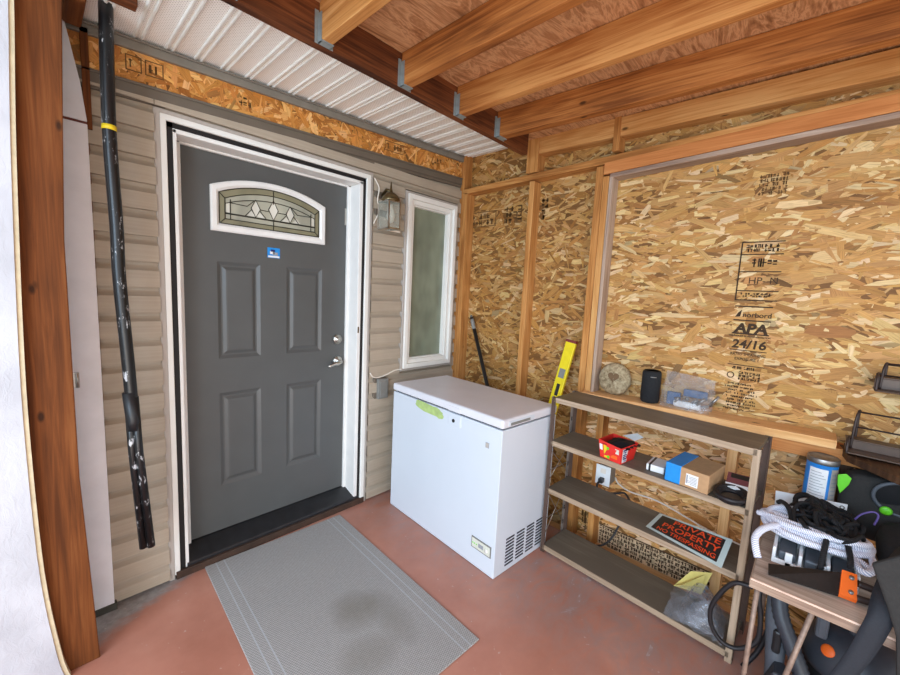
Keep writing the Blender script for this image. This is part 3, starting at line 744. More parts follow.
# ================================================================== WALL FITTINGS
t = thing('wall_lantern', 'brass wall lantern with clear glass panes between door and window', 'lamp', (1.08, 0, 1.95))
b = B(); b.box(1.035, 1.20, -.022, -.004, 1.89, 2.16); b.build('back_plate', M['sidingtrim'], t, world=True, bevel=.004)
b = B(); b.tube([(1.085, -.02, 2.09), (1.085, -.07, 2.12), (1.085, -.115, 2.10)], .010, 8); b.build('bracket', M['brass'], t, world=True)
b = B(); b.lathe([(.058, 0), (.062, .012), (.052, .035), (.03, .055), (.012, .062), (.006, .09), (.003, .125), (0, .13)], (1.085, -.115, 2.035)); b.build('lamp_cap', M['brass'], t, world=True)
b = B(); ring_ = lambda bb, x0, x1, ya, yb: None
X0, X1, Ya, Yb, za, zb = 1.032, 1.118, -.168, -.062, 1.868, 2.036
for x in (X0, X1):
    for y in (Ya, Yb): b.box(x-.004, x+.004, y-.004, y+.004, za, zb)
for z in (za, zb):
    b.box(X0-.004, X1+.004, Ya-.004, Ya+.004, z-.004, z+.004); b.box(X0-.004, X1+.004, Yb-.004, Yb+.004, z-.004, z+.004)
    b.box(X0-.004, X0+.004, Ya, Yb, z-.004, z+.004); b.box(X1-.004, X1+.004, Ya, Yb, z-.004, z+.004)
b.build('lamp_frame', M['nickel'], t, world=True)
b = B()
for pts in (((X0, Ya, za), (X0, Yb, za), (X0, Yb, zb), (X0, Ya, zb)), ((X0, Ya, za), (X1, Ya, za), (X1, Ya, zb), (X0, Ya, zb)), ((X1, Ya, za), (X1, Yb, za), (X1, Yb, zb), (X1, Ya, zb))): b.face(pts)
b.build('lamp_glass', M['lampglass'], t, world=True, normals=False)
b = B(); b.lathe([(0, 0), (.016, .006), (.026, .03), (.028, .05), (.02, .08), (.012, .1), (.012, .12), (0, .12)], (1.088, -.115, 1.905), 18); b.build('bulb', M['bevel_glass'], t, world=True)
b = B(); b.tube(spline([(1.02, -.026, 2.185), (1.035, -.03, 2.16), (1.04, -.05, 2.12), (1.03, -.05, 2.05), (1.03, -.06, 2.02)], 5), .004, 6); b.build('lamp_wire', M['cable'], t, world=True)
b = B(); b.tube(spline([(1.022, -.026, 1.90), (1.035, -.028, 1.93), (1.05, -.03, 1.96)], 5), .004, 6); b.build('lamp_wire', M['cable'], t, world=True)
b = B(); b.box(1.15, 1.24, -.03, -.014, 1.872, 1.882); b.build('foot_tab', M['cable'], t, world=True)

t = thing('outlet_box', 'grey weatherproof outlet box on the siding right of the door', 'outlet', (1.112, 0, .795))
b = B(); b.box(1.058, 1.168, -.022, -.003, .722, .872); b.build('back_box', M['sidingtrim'], t, world=True, bevel=.006)
b = B(); b.box(1.082, 1.166, -.048, -.022, .728, .868); b.box(1.092, 1.156, -.053, -.048, .74, .856); b.build('cover', M['grayplastic'], t, world=True, bevel=.008)
b = B(); b.tube(spline([(1.022, -.03, .915), (1.05, -.028, .885), (1.10, -.026, .878), (1.17, -.026, .892), (1.24, -.026, .912), (1.29, -.035, .915)], 6), .005, 6)
tag(b.build('cable', M['cable']), 'white cable sagging across the siding above the grey outlet box', 'cable')

# hanging black pole
t = thing('hanging_pole', 'long black paint-flecked pole hanging in front of the siding left of the door', 'pole', (-.24, -.2, .32))
pl = [(-.284, -.2, 2.46), (-.291, -.2, 2.03), (-.283, -.2, 1.67), (-.282, -.2, 1.475), (-.268, -.2, 1.16), (-.259, -.2, .92)]
b = B(); b.tube(spline(pl, 5), .0215, 14); b.build('upper_tube', M['pole'], t, world=True)
b = B(); b.tube([(-.272, -.197, 1.0), (-.266, -.195, .77), (-.243, -.192, .33)], .0145, 12); b.tube([(-.253, -.205, 1.0), (-.246, -.208, .77), (-.219, -.212, .335)], .0145, 12); b.build('lower_tube', M['pole'], t, world=True)
b = B(); b.tube([(-.2685, -.2, 1.02), (-.2585, -.2, .90), (-.2565, -.2, .86)], [.0235, .0245, .0225], 14); b.build('collar', M['black'], t, world=True)
b = B(); b.tube([(-.2912, -.2, 2.018), (-.2908, -.2, 2.036)], .0225, 14); b.build('tape_band', M['tapeyellow'], t, world=True)

# mat
b = B(); b.box(0, .765, -1.226, 0, .001, .009)
o = b.build('floor_mat', M['mat'], bevel=.003); o.location = (.026, -.0215, 0); o.rotation_euler = (0, 0, -.047); tag(o, 'grey ribbed doormat lying on the red floor before the door', 'mat')

# ================================================================== FREEZER (local: x = depth, y = length, origin at the near front corner)
t = thing('chest_freezer', 'white chest freezer with a green tape patch under the window', 'freezer', (1.059, -1.108, 0), -.063)
FL, FD = .95, .49
b = B(); b.box(.005, FD, .005, FL, .003, .806); b.box(.03, FD-.02, .03, FL-.02, 0, .006, 1); b.box(.02, FD-.02, .02, FL-.02, .8, .815, 1); b.build('body', [M['freezer'], M['dark']], t, bevel=.008)
b = B(); b.box(0, FD+.002, 0, FL+.004, .814, .863); lid = b.build('lid', M['freezertop'], t, bevel=.011)
b = B(); b.box(.045, .265, -.0015, .004, .824, .851, 0); b.prism([(.06, .826), (.225, .826), (.225, .840), (.06, .840)], 1, -.003, 0, 1); b.build('handle_recess', [M['freezer'], M['grayplastic']], lid, bevel=.001)
b = B(); b.box(-.004, .003, .30, .40, .817, .846); b.build('latch_tab', M['freezertop'], lid, bevel=.003)
b = B(); b.box(.0, .008, .30, .40, .735, .805); b.build('lock_plate', M['freezer'], t, bevel=.006)
b = B(); b.lathe([(.010, 0), (.010, .004), (.005, .005), (0, .005)], (.0, .355, .765), 14, mtx=Matrix.Rotation(-PI/2, 4, 'Y')); b.build('lock', M['dark'], t)
b = B(); rq = random.Random(3); pts = []
for k in range(26):
    a = 2*PI*k/26; pts.append((.578+.132*math.copysign(abs(math.cos(a))**.6, math.cos(a))*(1+rq.uniform(-.08, .05)), .776+.031*math.copysign(abs(math.sin(a))**.7, math.sin(a))*(1+rq.uniform(-.2, .1))+.012*math.cos(a)))
b.face([(.004, p[0], p[1]) for p in pts]); o = b.build('tape_patch', M['greentape'], t, normals=False); o['label'] = 'ragged green tape patch'
b = B(); b.box(.002, .0065, .086, .110, .690, .718); b.box(.001, .0065, .088, .108, .692, .716, 1); b.build('badge', [M['paperprint'], M['casing']], t)
b = B(); b.box(.0, .0065, .028, .168, .108, .170, 0); b.box(-.001, .001, .034, .162, .114, .164, 1); b.lathe([(.010, 0), (.010, .008), (0, .008)], (-.001, .055, .139), 14, 2, Matrix.Rotation(-PI/2, 4, 'Y'))
for k, y in enumerate((.125, .14, .152)): b.box(-.003, .0, y, y+.006, .135, .141, 3)
b.box(-.0015, .0, .08, .115, .128, .150, 4)
b.build('control_panel', [M['grayplastic'], M['panelcream'], M['white'], M['green'], M['paperprint']], t)
b = B()
for c in range(4):
    for k in range(9):
        x0 = .095+c*.092; z0 = .036+k*.0185; b.box(x0, x0+.070, .0030, .0060, z0, z0+.0085)
b.build('vent_grille', M['ventdark'], t)

# ================================================================== SHELF (local: x = depth, y = length, near front corner)
t = thing('storage_shelf', 'brown four-tier steel shelf unit against the strand-board wall', 'shelf', (1.409, -2.084, 0), -.0584)
SL, SD = .941, .25
for z, nm in ((.928, 0), (.677, 1), (.394, 2), (.045, 3)):
    b = B(); b.box(.004, SD, .012, SL-.012, z-.018, z, 0); b.box(.0, .006, .012, SL-.012, z-.028, z+.0005, 1); b.box(SD-.004, SD, .012, SL-.012, z-.028, z, 1)
    b.build('shelf_board', [M['shelfwood'], M['shelfedge']], t, bevel=.002)
for x0, sx in ((0, 1), (SD, -1)):
    for y0, sy in ((0, 1), (SL, -1)):
        b = B()
        b.box(min(x0, x0+sx*.028), max(x0, x0+sx*.028), min(y0, y0+sy*.003), max(y0, y0+sy*.003), 0, .930, 1 if sy > 0 else 3)
        b.box(min(x0, x0+sx*.003), max(x0, x0+sx*.003), min(y0, y0+sy*.026), max(y0, y0+sy*.026), 0, .930, (0 if sy > 0 else 1) if sx > 0 else 1)
        for k in range(9): b.box(min(x0+sx*.010, x0+sx*.018), max(x0+sx*.010, x0+sx*.018), y0+sy*.0035-.001, y0+sy*.0035+.001, .08+k*.095, .105+k*.095, 2)
        b.build('post', [M['shelfedge'], M['steelbrown'], M['dark'], M['steelpale']], t)
b = B()
for z0, z1 in ((.08, .37), (.42, .62)):
    for q in ((z0, z1), (z1, z0), ((z0+z1)/2-.03, (z0+z1)/2-.03)): b.tube([(.012, SL-.008, q[0]), (SD-.012, SL-.008, q[1])], .0022, 6)
b.build('wire_brace', M['wire'], t)

# ---- on the top ledge
t = thing('stone', 'round pale stone disc with a carved heart on the ledge', 'stone', (1.89, -1.330, .915))
bb = B(); prof = [(0, -.028), (.05, -.028), (.085, -.018), (.097, 0), (.088, .016), (.06, .026), (0, .028)]
mt = Matrix.Rotation(.06, 4, 'X') @ Matrix.Rotation(-PI/2+.12, 4, 'Y')
bb.lathe(prof, (1.888, -1.325, 1.010), 30, 0, mt)
for v in bb.bm.verts: v.co += Vector((rnd.uniform(-1, 1), rnd.uniform(-1, 1), rnd.uniform(-1, 1)))*.0022
bb.build('stone_body', M['rock'], t, world=True, smooth=True)
bb = B(); hp = []
for k in range(28):
    a = 2*PI*k/28; hx = 16*math.sin(a)**3; hz = 13*math.cos(a)-5*math.cos(2*a)-2*math.cos(3*a)-math.cos(4*a)
    hp.append(Vector((-.0295, hx*.0021, hz*.0021+.012)))
bb.face([Vector((1.888, -1.325, 1.010))+Matrix.Rotation(.12, 3, 'Y') @ p for p in hp]); bb.build('heart', plain('carved heart', rgb(118, 92, 66), .9), t, world=True, normals=False)

t = thing('speaker', 'black cylindrical portable speaker on the ledge beside the stone', 'speaker', (1.868, -1.535, .920))
b = B(); b.lathe([(.040, 0), (.047, .006), (.049, .015), (.049, .165), (.047, .174), (.040, .178), (0, .178)], seg=32); b.build('speaker_body', M['blackcloth'], t)
b = B(); b.lathe([(.044, .1785), (.040, .182), (.038, .1785), (0, .1785)], seg=32); b.build('top_cap', M['black'], t)
b = B(); b.tube([(-.0495*math.cos(a), -.0495*math.sin(a), .150) for a in (.15, .3, .45, .6, .75)], .003, 6); b.build('badge', M['tin'], t)

t = thing('plastic_bag', 'clear zip bag of blue and silver hardware leaning on the ledge', 'bag', (1.885, -1.735, .912))
def sheet(name, m, parent, P, nu, nv, amp, seed, thick=0.):
    """crumpled sheet: P(u, v) -> world point"""
    r = random.Random(seed); b = B(); g = []
    for i in range(nu+1):
        row = []
        for j in range(nv+1):
            p = Vector(P(i/nu, j/nv)); p += Vector((r.uniform(-1, 1), r.uniform(-1, 1), r.uniform(-.6, .6)))*amp; row.append(b.bm.verts.new(p))
        g.append(row)
    for i in range(nu):
        for j in range(nv): b.bm.faces.new([g[i][j], g[i+1][j], g[i+1][j+1], g[i][j+1]]).smooth = True
    return b.build(name, m, parent, world=parent is not None, normals=False)
sheet('front_film', M['filmthin'], t, lambda u, v: (1.815+.085*v**1.3-.012*math.sin(PI*u)*math.sin(PI*min(1, v*1.3)), -1.60-.235*u, .926+.185*v-.02*v*u), 16, 12, .005, 4)
sheet('back_film', M['filmthin'], t, lambda u, v: (1.895+.012*v, -1.60-.235*u, .926+.185*v-.02*v*u), 6, 5, .003, 5)
b = B(); rq = random.Random(8)
for k in range(9):
    y = -1.66-.02*k+rq.uniform(-.01, .01); z = .945+rq.uniform(0, .03); b.tube([(1.845, y, z), (1.845+rq.uniform(-.005, .01), y-rq.uniform(.0, .035), z+rq.uniform(.0, .07))], rq.uniform(.005, .009), 6, 0)
b.build('silver_hardware', M['tin'], t, world=True)
b = B(); b.box(1.85, 1.872, -1.69, -1.625, .935, 1.005); b.box(1.862, 1.884, -1.81, -1.70, .99, 1.03); b.build('blue_pouch', plain('dusty blue plastic', rgb(64, 96, 138), .4), t, world=True, bevel=.006)
b = B(); b.box(1.84, 1.86, -1.79, -1.66, .93, .965); b.build('white_part', M['paper'], t, world=True, bevel=.01)

# ---- spirit level and broom handle
def along(p, q, r, s): return [Vector(p).lerp(Vector(q), k) for k in (r, s)]
t = thing('spirit_level', 'bright yellow spirit level leaning on a stud left of the shelf', 'spirit level', (1.67, -.88, 0))
A_, B_ = Vector((1.838, -1.052, 1.205)), Vector((1.788, -1.001, .849))
ax = (A_-B_).normalized(); side = Vector((0, 1, 0)); side = (side-ax*side.dot(ax)).normalized(); nrm = ax.cross(side)
L_ = A_.z/ax.z; foot = A_-ax*L_
mtx = Matrix((( side.x, nrm.x, ax.x, foot.x), (side.y, nrm.y, ax.y, foot.y), (side.z, nrm.z, ax.z, foot.z), (0, 0, 0, 1)))
b = B(); b.box(-.034, .034, -.011, .011, .0, L_, 0, mtx); b.build('level_body', M['yellow'], t, world=True, bevel=.003)
b = B(); b.box(-.020, .020, -.0125, .0125, L_-.24, L_-.18, 0, mtx); b.build('vial_window', M['grayplastic'], t, world=True)
b = B(); b.box(-.012, .012, -.0125, .0125, L_-.36, L_-.28, 0, mtx); b.build('hand_slot', M['dark'], t, world=True, bevel=.002)
b = B(); b.box(-.035, .035, -.012, .012, L_-.004, L_+.012, 0, mtx); b.build('end_cap', plain('red end cap', rgb(120, 40, 36), .5), t, world=True)

t = thing('broom_handle', 'slim black pole leaning in the corner behind the freezer', 'pole', (1.70, -.84, 0))
p0, p1 = Vector((1.70, -.825, .0)), Vector((1.897, -.155, 1.29))
b = B(); b.tube([p0, p1], .0145, 12); b.build('shaft', M['black'], t, world=True)
d = (p1-p0).normalized(); b = B(); b.tube([p1-d*.10, p1-d*.02, p1+d*.02], [.0152, .0152, .008], 12); b.build('grip_tip', M['grayplastic'], t, world=True)

# ---- second tier
t = thing('snack_box', 'open red snack carton stuffed with black plastic on the second tier', 'box', (1.45, -1.5, .677))
b = B()
def quadprism(b, base, top, mat=0, close=False):
    n = len(base)
    for k in range(n): b.face([base[k], base[(k+1) % n], top[(k+1) % n], top[k]], mat)
    b.face(base, mat)
    if close: b.face(top, mat)
bs = [(1.463, -1.443, .679), (1.437, -1.556, .679), (1.565, -1.575, .679), (1.59, -1.46, .679)]
tp = [(1.452, -1.432, .772), (1.412, -1.560, .768), (1.558, -1.592, .772), (1.60, -1.45, .772)]
quadprism(b, bs, tp); b.build('carton', M['red'], t, world=True)
def onface(a, bq, c, d, u, v, l=.0012):
    a, bq, c, d = map(Vector, (a, bq, c, d)); p = a.lerp(bq, u).lerp(d.lerp(c, u), v); n = (bq-a).cross(d-a).normalized(); return p+n*l
def pf(u, v): return onface(bs[0], bs[1], tp[1], tp[0], u, v)
def ps(u, v): return onface(bs[1], bs[2], tp[2], tp[1], u, v)
sgn = 1
pf_ = lambda u, v: onface(bs[0], bs[1], tp[1], tp[0], u, v, .0015)
for q, mm in (((.03, .45, .17, .78), 'paper'), ((.22, .08, .36, .8), 'tapeyellow'), ((.36, .08, .48, .75), 'green'), ((.75, .55, .92, .85), 'panelcream'), ((.55, .2, .85, .42), 'orange')):
    b = B(); b.face([pf_(q[0], q[1]), pf_(q[2], q[1]), pf_(q[2], q[3]), pf_(q[0], q[3])]); b.build('printed_patch', M[mm], t, world=True, normals=False)
b = B()
for l in (.0015,):
    ps_ = lambda u, v: onface(bs[1], bs[2], tp[2], tp[1], u, v, l); b.face([ps_(.05, .08), ps_(.38, .08), ps_(.42, .9), ps_(.1, .9)], 0)
for l in (.003,):
    rq = random.Random(2); glyphs(b, lambda u, v: onface(bs[1], bs[2], tp[2], tp[1], u, v, l), .1, .12, .28, .74, 6, 1, rq, .05, 4, 1.)
b.build('printed_pattern', [M['paper'], M['tapeyellow'], M['green'], M['panelcream'], M['navyprint']], t, world=True, normals=False)
sheet('plastic_lining', M['rubber'], t, lambda u, v: (1.44+.15*u, -1.455-.125*v-.02*u, .757+.028*math.sin(PI*u)*math.sin(PI*v)), 8, 8, .008, 6)
b = B(); b.face([(1.57, -1.57, .772), (1.61, -1.60, .79), (1.635, -1.56, .795), (1.60, -1.50, .775)]); b.build('carton_flap', M['paper'], t, world=True, normals=False)

t = thing('small_box', 'flat white box beside the blue-wrapped parcel on the second tier', 'box', (1.50, -1.69, .677))
mt = Matrix.Translation((1.54, -1.698, .678)) @ Matrix.Rotation(.02, 4, 'Z')
b = B(); b.box(-.055, .06, -.038, .040, 0, .032, 0, mt); b.build('box_body', M['paper'], t, world=True, bevel=.003)
b = B(); b.box(-.0555, .0605, .020, .029, .0, .0325, 0, mt); b.build('black_band', M['black'], t, world=True)

t = thing('parcel', 'brown cardboard parcel with a blue tape band on the second tier', 'parcel', (1.52, -1.83, .677))
pm = Matrix.Translation((1.418, -1.926, .678)) @ Matrix.Rotation(-.13, 4, 'Z')
b = B(); b.box(0, .205, 0, .172, 0, .084, 0, pm); b.build('carton', M['cardboard'], t, world=True, bevel=.003)
b = B(); b.box(-.002, .207, .110, .1745, -.0003, .0865, 0, pm); b.build('blue_band', M['bluepack'], t, world=True, bevel=.003)
b = B(); b.box(-.0012, .0, .040, .088, .012, .064, 0, pm)
rq = random.Random(1)
for k in range(6): b.box(-.0018, -.0010, .044, .078+rq.uniform(-.01, .006), .019+k*.0065, .0215+k*.0065, 1, pm)
b.box(-.0018, -.0010, .080, .086, .02, .058, 1, pm)
b.build('shipping_label', [M['paper'], M['paperprint']], t, world=True)

t = thing('weatherstrip_roll', 'coil of black foam strip with a maroon card, beside the cardboard parcel', 'roll', (1.47, -2.0, .677))
b = B()
for k in range(3):
    R_ = .052+.006*k; b.tube([(1.462+R_*math.cos(a*PI/14)*1.25, -2.003+R_*math.sin(a*PI/14)*.88, .688+.007*k) for a in range(28)], .0095, 8, closed=True)
b.build('foam_coil', M['rubber'], t, world=True)
mt = Matrix.Translation((1.575, -2.016, .712)) @ Matrix.Rotation(-.35, 4, 'Y') @ Matrix.Rotation(.05, 4, 'Z')
b = B(); b.box(-.05, .05, -.042, .048, -.010, .010, 0, mt); b.box(-.051, -.022, -.043, .049, -.0105, .0105, 1, mt); b.box(.015, .045, -.03, .035, .0102, .0108, 2, mt); b.build('card_sleeve', [plain('maroon card', rgb(120, 64, 68), .6), M['paper'], M['black']], t, world=True, bevel=.002)

# ---- third tier: the sign
t = thing('warning_sign', 'black and orange PRIVATE PROPERTY sign leaning on the third tier', 'sign', (1.5, -1.85, .394))
q00, q10, q11, q01 = Vector((1.392, -2.010, .400)), Vector((1.475, -1.689, .400)), Vector((1.650, -1.704, .406)), Vector((1.548, -2.021, .462))
# u from the left short side (far) to the right short side (near), v from the lower edge to the upper
def sg(u, v, l=0.):
    a = q10.lerp(q00, u); c = q11.lerp(q01, u); return a.lerp(c, v)+Vector((-.35, 0, .94))*(.0015+l)
b = B(); n, m_ = 20, 8
def patch(u0, u1, v0, v1, l, mat):
    for i in range(n):
        for j in range(m_):
            P = lambda a, c: sg(u0+(u1-u0)*a/n, v0+(v1-v0)*c/m_, l)
            b.face([P(i, j), P(i+1, j), P(i+1, j+1), P(i, j+1)], mat)
patch(0, 1, 0, 1, 0, 0); patch(.06, .93, .09, .91, .0012, 1)
b.build('sign_plate', [M['signwhite'], M['signblack']], t, world=True, normals=False)
b = B()
def line(txt, u0, u1, v0, v1):
    cu = bpy.data.curves.new('m', 'FONT'); cu.body = txt; cu.size = 1; o = bpy.data.objects.new('m', cu); COL.objects.link(o)
    bpy.context.view_layer.update(); wdt = o.dimensions.x; bpy.data.objects.remove(o); bpy.data.curves.remove(cu)
    k = (u1-u0)/wdt
    b.text(txt, 1., lambda x, y: sg(u0+x*k, v0+max(0, y)/.72*(v1-v0), .0028), bold=.016)
line('PRIVATE', .26, .88, .66, .88); line('PROPERTY', .15, .90, .38, .60); line('NO TRESPASSING', .12, .89, .15, .31)
o = b.build('sign_lettering', M['signorange'], t, world=True, normals=False)

# ---- wall outlet, plug cord, cable
t = thing('wall_outlet', 'white outlet box on the short stud below the ledge', 'outlet', (1.85, -1.325, .42))
b = B(); b.box(1.845, 1.938, -1.368, -1.298, .355, .470); b.build('junction_box', M['grayplastic'], t, world=True, bevel=.004)
b = B(); b.box(1.838, 1.845, -1.372, -1.284, .350, .474); b.build('cover_plate', M['paper'], t, world=True, bevel=.002)
for z in (.37, .425):
    b = B(); b.box(1.8365, 1.8385, -1.345, -1.312, z, z+.03); b.build('socket', M['cable'], t, world=True, bevel=.002)
t = thing('power_cord', 'black power cord plugged into the white wall outlet', 'cord', (1.8, -1.33, .0))
b = B(); b.box(1.80, 1.837, -1.342, -1.314, .372, .402); b.build('plug', M['black'], t, world=True, bevel=.006)
b = B(); b.tube(spline([(1.805, -1.328, .385), (1.79, -1.318, .37), (1.785, -1.325, .345), (1.79, -1.37, .335), (1.80, -1.42, .345), (1.82, -1.475, .358), (1.835, -1.50, .28), (1.80, -1.46, .15), (1.765, -1.44, .085), (1.75, -1.40, .03), (1.735, -1.35, .008)], 7), .006, 8); b.build('flex', M['rubber'], t, world=True)
b = B(); b.tube(spline([(1.93, -1.372, .385), (1.915, -1.40, .36), (1.905, -1.475, .341), (1.90, -1.587, .349), (1.90, -1.668, .341), (1.905, -1.796, .308), (1.915, -1.9, .28), (1.925, -2.1, .26)], 6), .0045, 6)
tag(b.build('cable', M['cable']), 'thin white cable running along the strand board from the outlet', 'cable')

# ---- bottom tier
t = thing('carrier_bag', 'crumpled clear plastic bag slumped on the bottom tier', 'bag', (1.55, -1.93, .05))
def blob(u, v):
    a = 2*PI*u; h = v
    rx = .115*(1-.5*h**1.4)*(1+.10*math.sin(3*a+1)); ry = .100*(1-.45*h**1.3)*(1+.12*math.cos(2*a))
    return (1.535+rx*math.cos(a)+.02*h, -1.945+ry*math.sin(a), .054+.085*h*(1+.3*math.sin(2*a+.6)))
sheet('bag_film', M['film'], t, blob, 30, 12, .007, 12); sheet('inner_film', M['film'], t, lambda u, v: tuple(Vector(blob(u, v)).lerp(Vector((1.54, -1.945, .056)), .4)), 16, 6, .008, 13)
sheet('spilled_film', M['film'], t, lambda u, v: (1.420+.20*v, -1.815-.225*u, .054+.018*math.sin(7*u+2*v)*math.sin(PI*v)+.075*v*math.sin(PI*min(1, u*.9+.1))), 24, 14, .0065, 14)
b = B(); b.face([(1.66, -1.80, .052), (1.70, -1.915, .05), (1.735, -1.945, .165), (1.70, -1.86, .145)]); b.face([(1.66, -1.80, .054), (1.64, -1.84, .09), (1.70, -1.92, .16), (1.70, -1.915, .05)])
tag(b.build('envelope', M['yellowpaper'], normals=False), 'folded yellow paper standing behind the clear bag on the bottom tier', 'paper')

# ================================================================== WORK TABLE
ZT = .58
t = thing('work_table', 'small worn wooden table crowded with rope at the near end of the shelf', 'table', (1.36, -2.45, 0))
b = B(); b.box(1.10, 1.62, -2.86, -2.122, ZT-.024, ZT, 0); b.box(1.094, 1.101, -2.86, -2.120, ZT-.006, ZT+.001, 2); b.box(1.094, 1.101, -2.86, -2.120, ZT-.032, ZT-.006, 1); b.box(1.094, 1.62, -2.122, -2.118, ZT-.032, ZT+.001, 1)
b.build('table_top', [M['tabletop'], M['graywood'], plain('painted edge highlight', rgb(214, 184, 164), .6)], t, world=True, bevel=.003)  # pale front strip paints the highlight line along the table edge
for pts in (((1.125, -2.14, ZT-.03), (1.118, -2.136, .0)), ((1.13, -2.28, ZT-.03), (1.13, -2.20, .0)), ((1.58, -2.15, ZT-.03), (1.58, -2.15, 0)), ((1.13, -2.83, ZT-.03), (1.125, -2.84, 0)), ((1.58, -2.83, ZT-.03), (1.58, -2.84, 0))):
    b = B(); b.tube(pts, .0075, 10); b.build('leg', M['steelbrown2'], t, world=True)

t = thing('organizer_tray', 'white plastic tray with dark pockets under the rope', 'tray', (1.35, -2.25, ZT))
b = B()
for y in (-2.165, -2.235, -2.305, -2.375): b.box(1.268, 1.43, y-.005, y+.005, ZT, ZT+.055)
b.box(1.268, 1.43, -2.38, -2.16, ZT, ZT+.006); b.box(1.425, 1.435, -2.38, -2.16, ZT, ZT+.06); b.box(1.262, 1.27, -2.38, -2.16, ZT, ZT+.018); b.box(1.262, 1.272, -2.215, -2.195, ZT, ZT+.05); b.box(1.262, 1.272, -2.30, -2.28, ZT, ZT+.05)
b.build('tray_body', M['paper'], t, world=True, bevel=.003)
for y in (-2.20, -2.27, -2.34):
    b = B(); b.box(1.285, 1.40, y-.024, y+.024, ZT+.007, ZT+.04); b.build('pocket', M['vacgrey'], t, world=True, bevel=.006)

t = thing('plastic_board', 'white plastic panel with a corner hole propped behind the rope', 'panel', (1.64, -2.245, ZT))
b = B()
b.prism([(-2.352, ZT+.0), (-2.352, ZT+.147), (-2.134, ZT+.119), (-2.14, ZT+.0)], 0, 1.655, 1.660); b.build('sheet', M['paper'], t, world=True, bevel=.001)
b = B(); b.lathe([(.008, 0), (.008, .002), (.004, .002), (.004, 0)], (1.656, -2.338, ZT+.130), 14, 0, Matrix.Rotation(-PI/2, 4, 'Y')); b.build('grommet', M['grayplastic'], t, world=True)

t = thing('canister', 'blue and white labelled canister with a tin rim behind the white panel', 'canister', (1.735, -2.266, .618))
# stands on a timber shelf bracketed to the wall
b = B(); b.box(1.665, 1.846, -2.335, -2.19, .594, .618); struct(b.build('wall_bracket_shelf', M['slabwood'], bevel=.003), 'dark board fixed to the wall studs behind the table', 'board')
b = B(); b.lathe([(.0, 0), (.049, 0), (.050, .004), (.050, .235), (0, .235)], seg=36); b.build('can_body', M['bluecan'], t)
b = B(); b.lathe([(.0505, .232), (.052, .236), (.052, .254), (.049, .258), (.046, .252), (0, .252)], seg=36); b.build('lid', M['tin'], t)
b = B()
def cyl(a0, a1, z0, z1, r, mat):
    n = 8
    for k in range(n):
        A0, A1 = a0+(a1-a0)*k/n, a0+(a1-a0)*(k+1)/n
        b.face([(r*math.cos(A0), r*math.sin(A0), z0), (r*math.cos(A1), r*math.sin(A1), z0), (r*math.cos(A1), r*math.sin(A1), z1), (r*math.cos(A0), r*math.sin(A0), z1)], mat)
cyl(2.35, 3.55, .09, .215, .0506, 0); cyl(3.75, 4.5, .06, .22, .0506, 2)
for k in range(9): cyl(2.45, 3.45-.15*(k % 3), .102+k*.012, .1045+k*.012, .0509, 1)
for k in range(8): cyl(3.85, 4.3, .075+k*.017, .080+k*.017, .0509, 1)
b.build('label', [M['paper'], M['paperprint'], M['casing']], t, normals=False)

# rope
t = thing('rope_bundle', 'coil of white braided rope heaped on the table', 'rope', (1.36, -2.27, ZT+.05))
b = B(); rq = random.Random(21); RC = Vector((1.415, -2.262, .66))
pts = []
for k in range(150):
    a = -k*.24; j = k/24.
    ry = .135+.012*math.sin(j*1.7)+.01*math.cos(j*3.1); rx = .075+.014*math.sin(j*2.3+1)
    y = RC.y+ry*math.cos(a); x = RC.x+rx*math.sin(a)+.015*math.cos(a)
    z = .663+.040*(k/150.)+.010*math.sin(a*2+j)
    pts.append((x, y, z))
b.tube(spline(pts, 3), .0105, 8)
b.tube(spline([(1.36, -2.17, .680), (1.32, -2.145, .682), (1.27, -2.122, .678), (1.233, -2.110, .66), (1.205, -2.116, .637), (1.187, -2.127, .612)], 6), .0115, 8)
b.tube(spline([(1.425, -2.098, .675), (1.408, -2.125, .682), (1.39, -2.16, .684), (1.37, -2.20, .684)], 6), .0105, 8)
b.tube(spline([(1.40, -2.335, .675), (1.425, -2.368, .672), (1.385, -2.402, .668), (1.32, -2.408, .664), (1.272, -2.396, .660), (1.275, -2.378, .658), (1.31, -2.366, .662), (1.36, -2.352, .665), (1.40, -2.335, .672)], 6), .0105, 8)
b.tube(spline([(1.375, -2.345, .672), (1.335, -2.36, .665), (1.325, -2.385, .66), (1.30, -2.40, .655)], 6), .0095, 8)
for k in range(5):
    y0 = -2.15-.0*k; b.tube(spline([(1.44-.024*k, -2.14-.006*k, .685-.003*k), (1.415-.026*k, -2.20, .692-.004*k), (1.40-.025*k, -2.28, .692-.004*k), (1.41-.022*k, -2.345, .684-.003*k)], 5), .0105, 8)
tag(b.build('rope_strand', M['whiterope'], t, world=True), None or 'braided strand', 'rope') if False else b.build('rope_strand', M['whiterope'], t, world=True)
t2 = thing('cord_tangle', 'tangle of black cord lying on top of the white rope', 'cord', (1.45, -2.3, .68))
b = B(); CC = Vector((1.47, -2.285, .712))
for k in range(24):
    o1, o2, o3 = rq.uniform(0, 6), rq.uniform(0, 6), rq.uniform(0, 6); cy = CC.y+rq.uniform(-.05, .06); cx = CC.x+rq.uniform(-.06, .06)
    ry, rx = rq.uniform(.025, .07), rq.uniform(.035, .095); pts = []
    for i in range(12):
        a = 2*PI*i/12; pts.append((cx+rx*math.cos(a+o1)*(1+.2*math.sin(3*a+o2)), cy+ry*math.sin(a+o1), .697+.020*math.sin(2*a+o2)+.016*math.sin(a+o3)+rq.uniform(0, .022)))
    b.tube(spline(pts, 4, True), .0068, 7, closed=True)
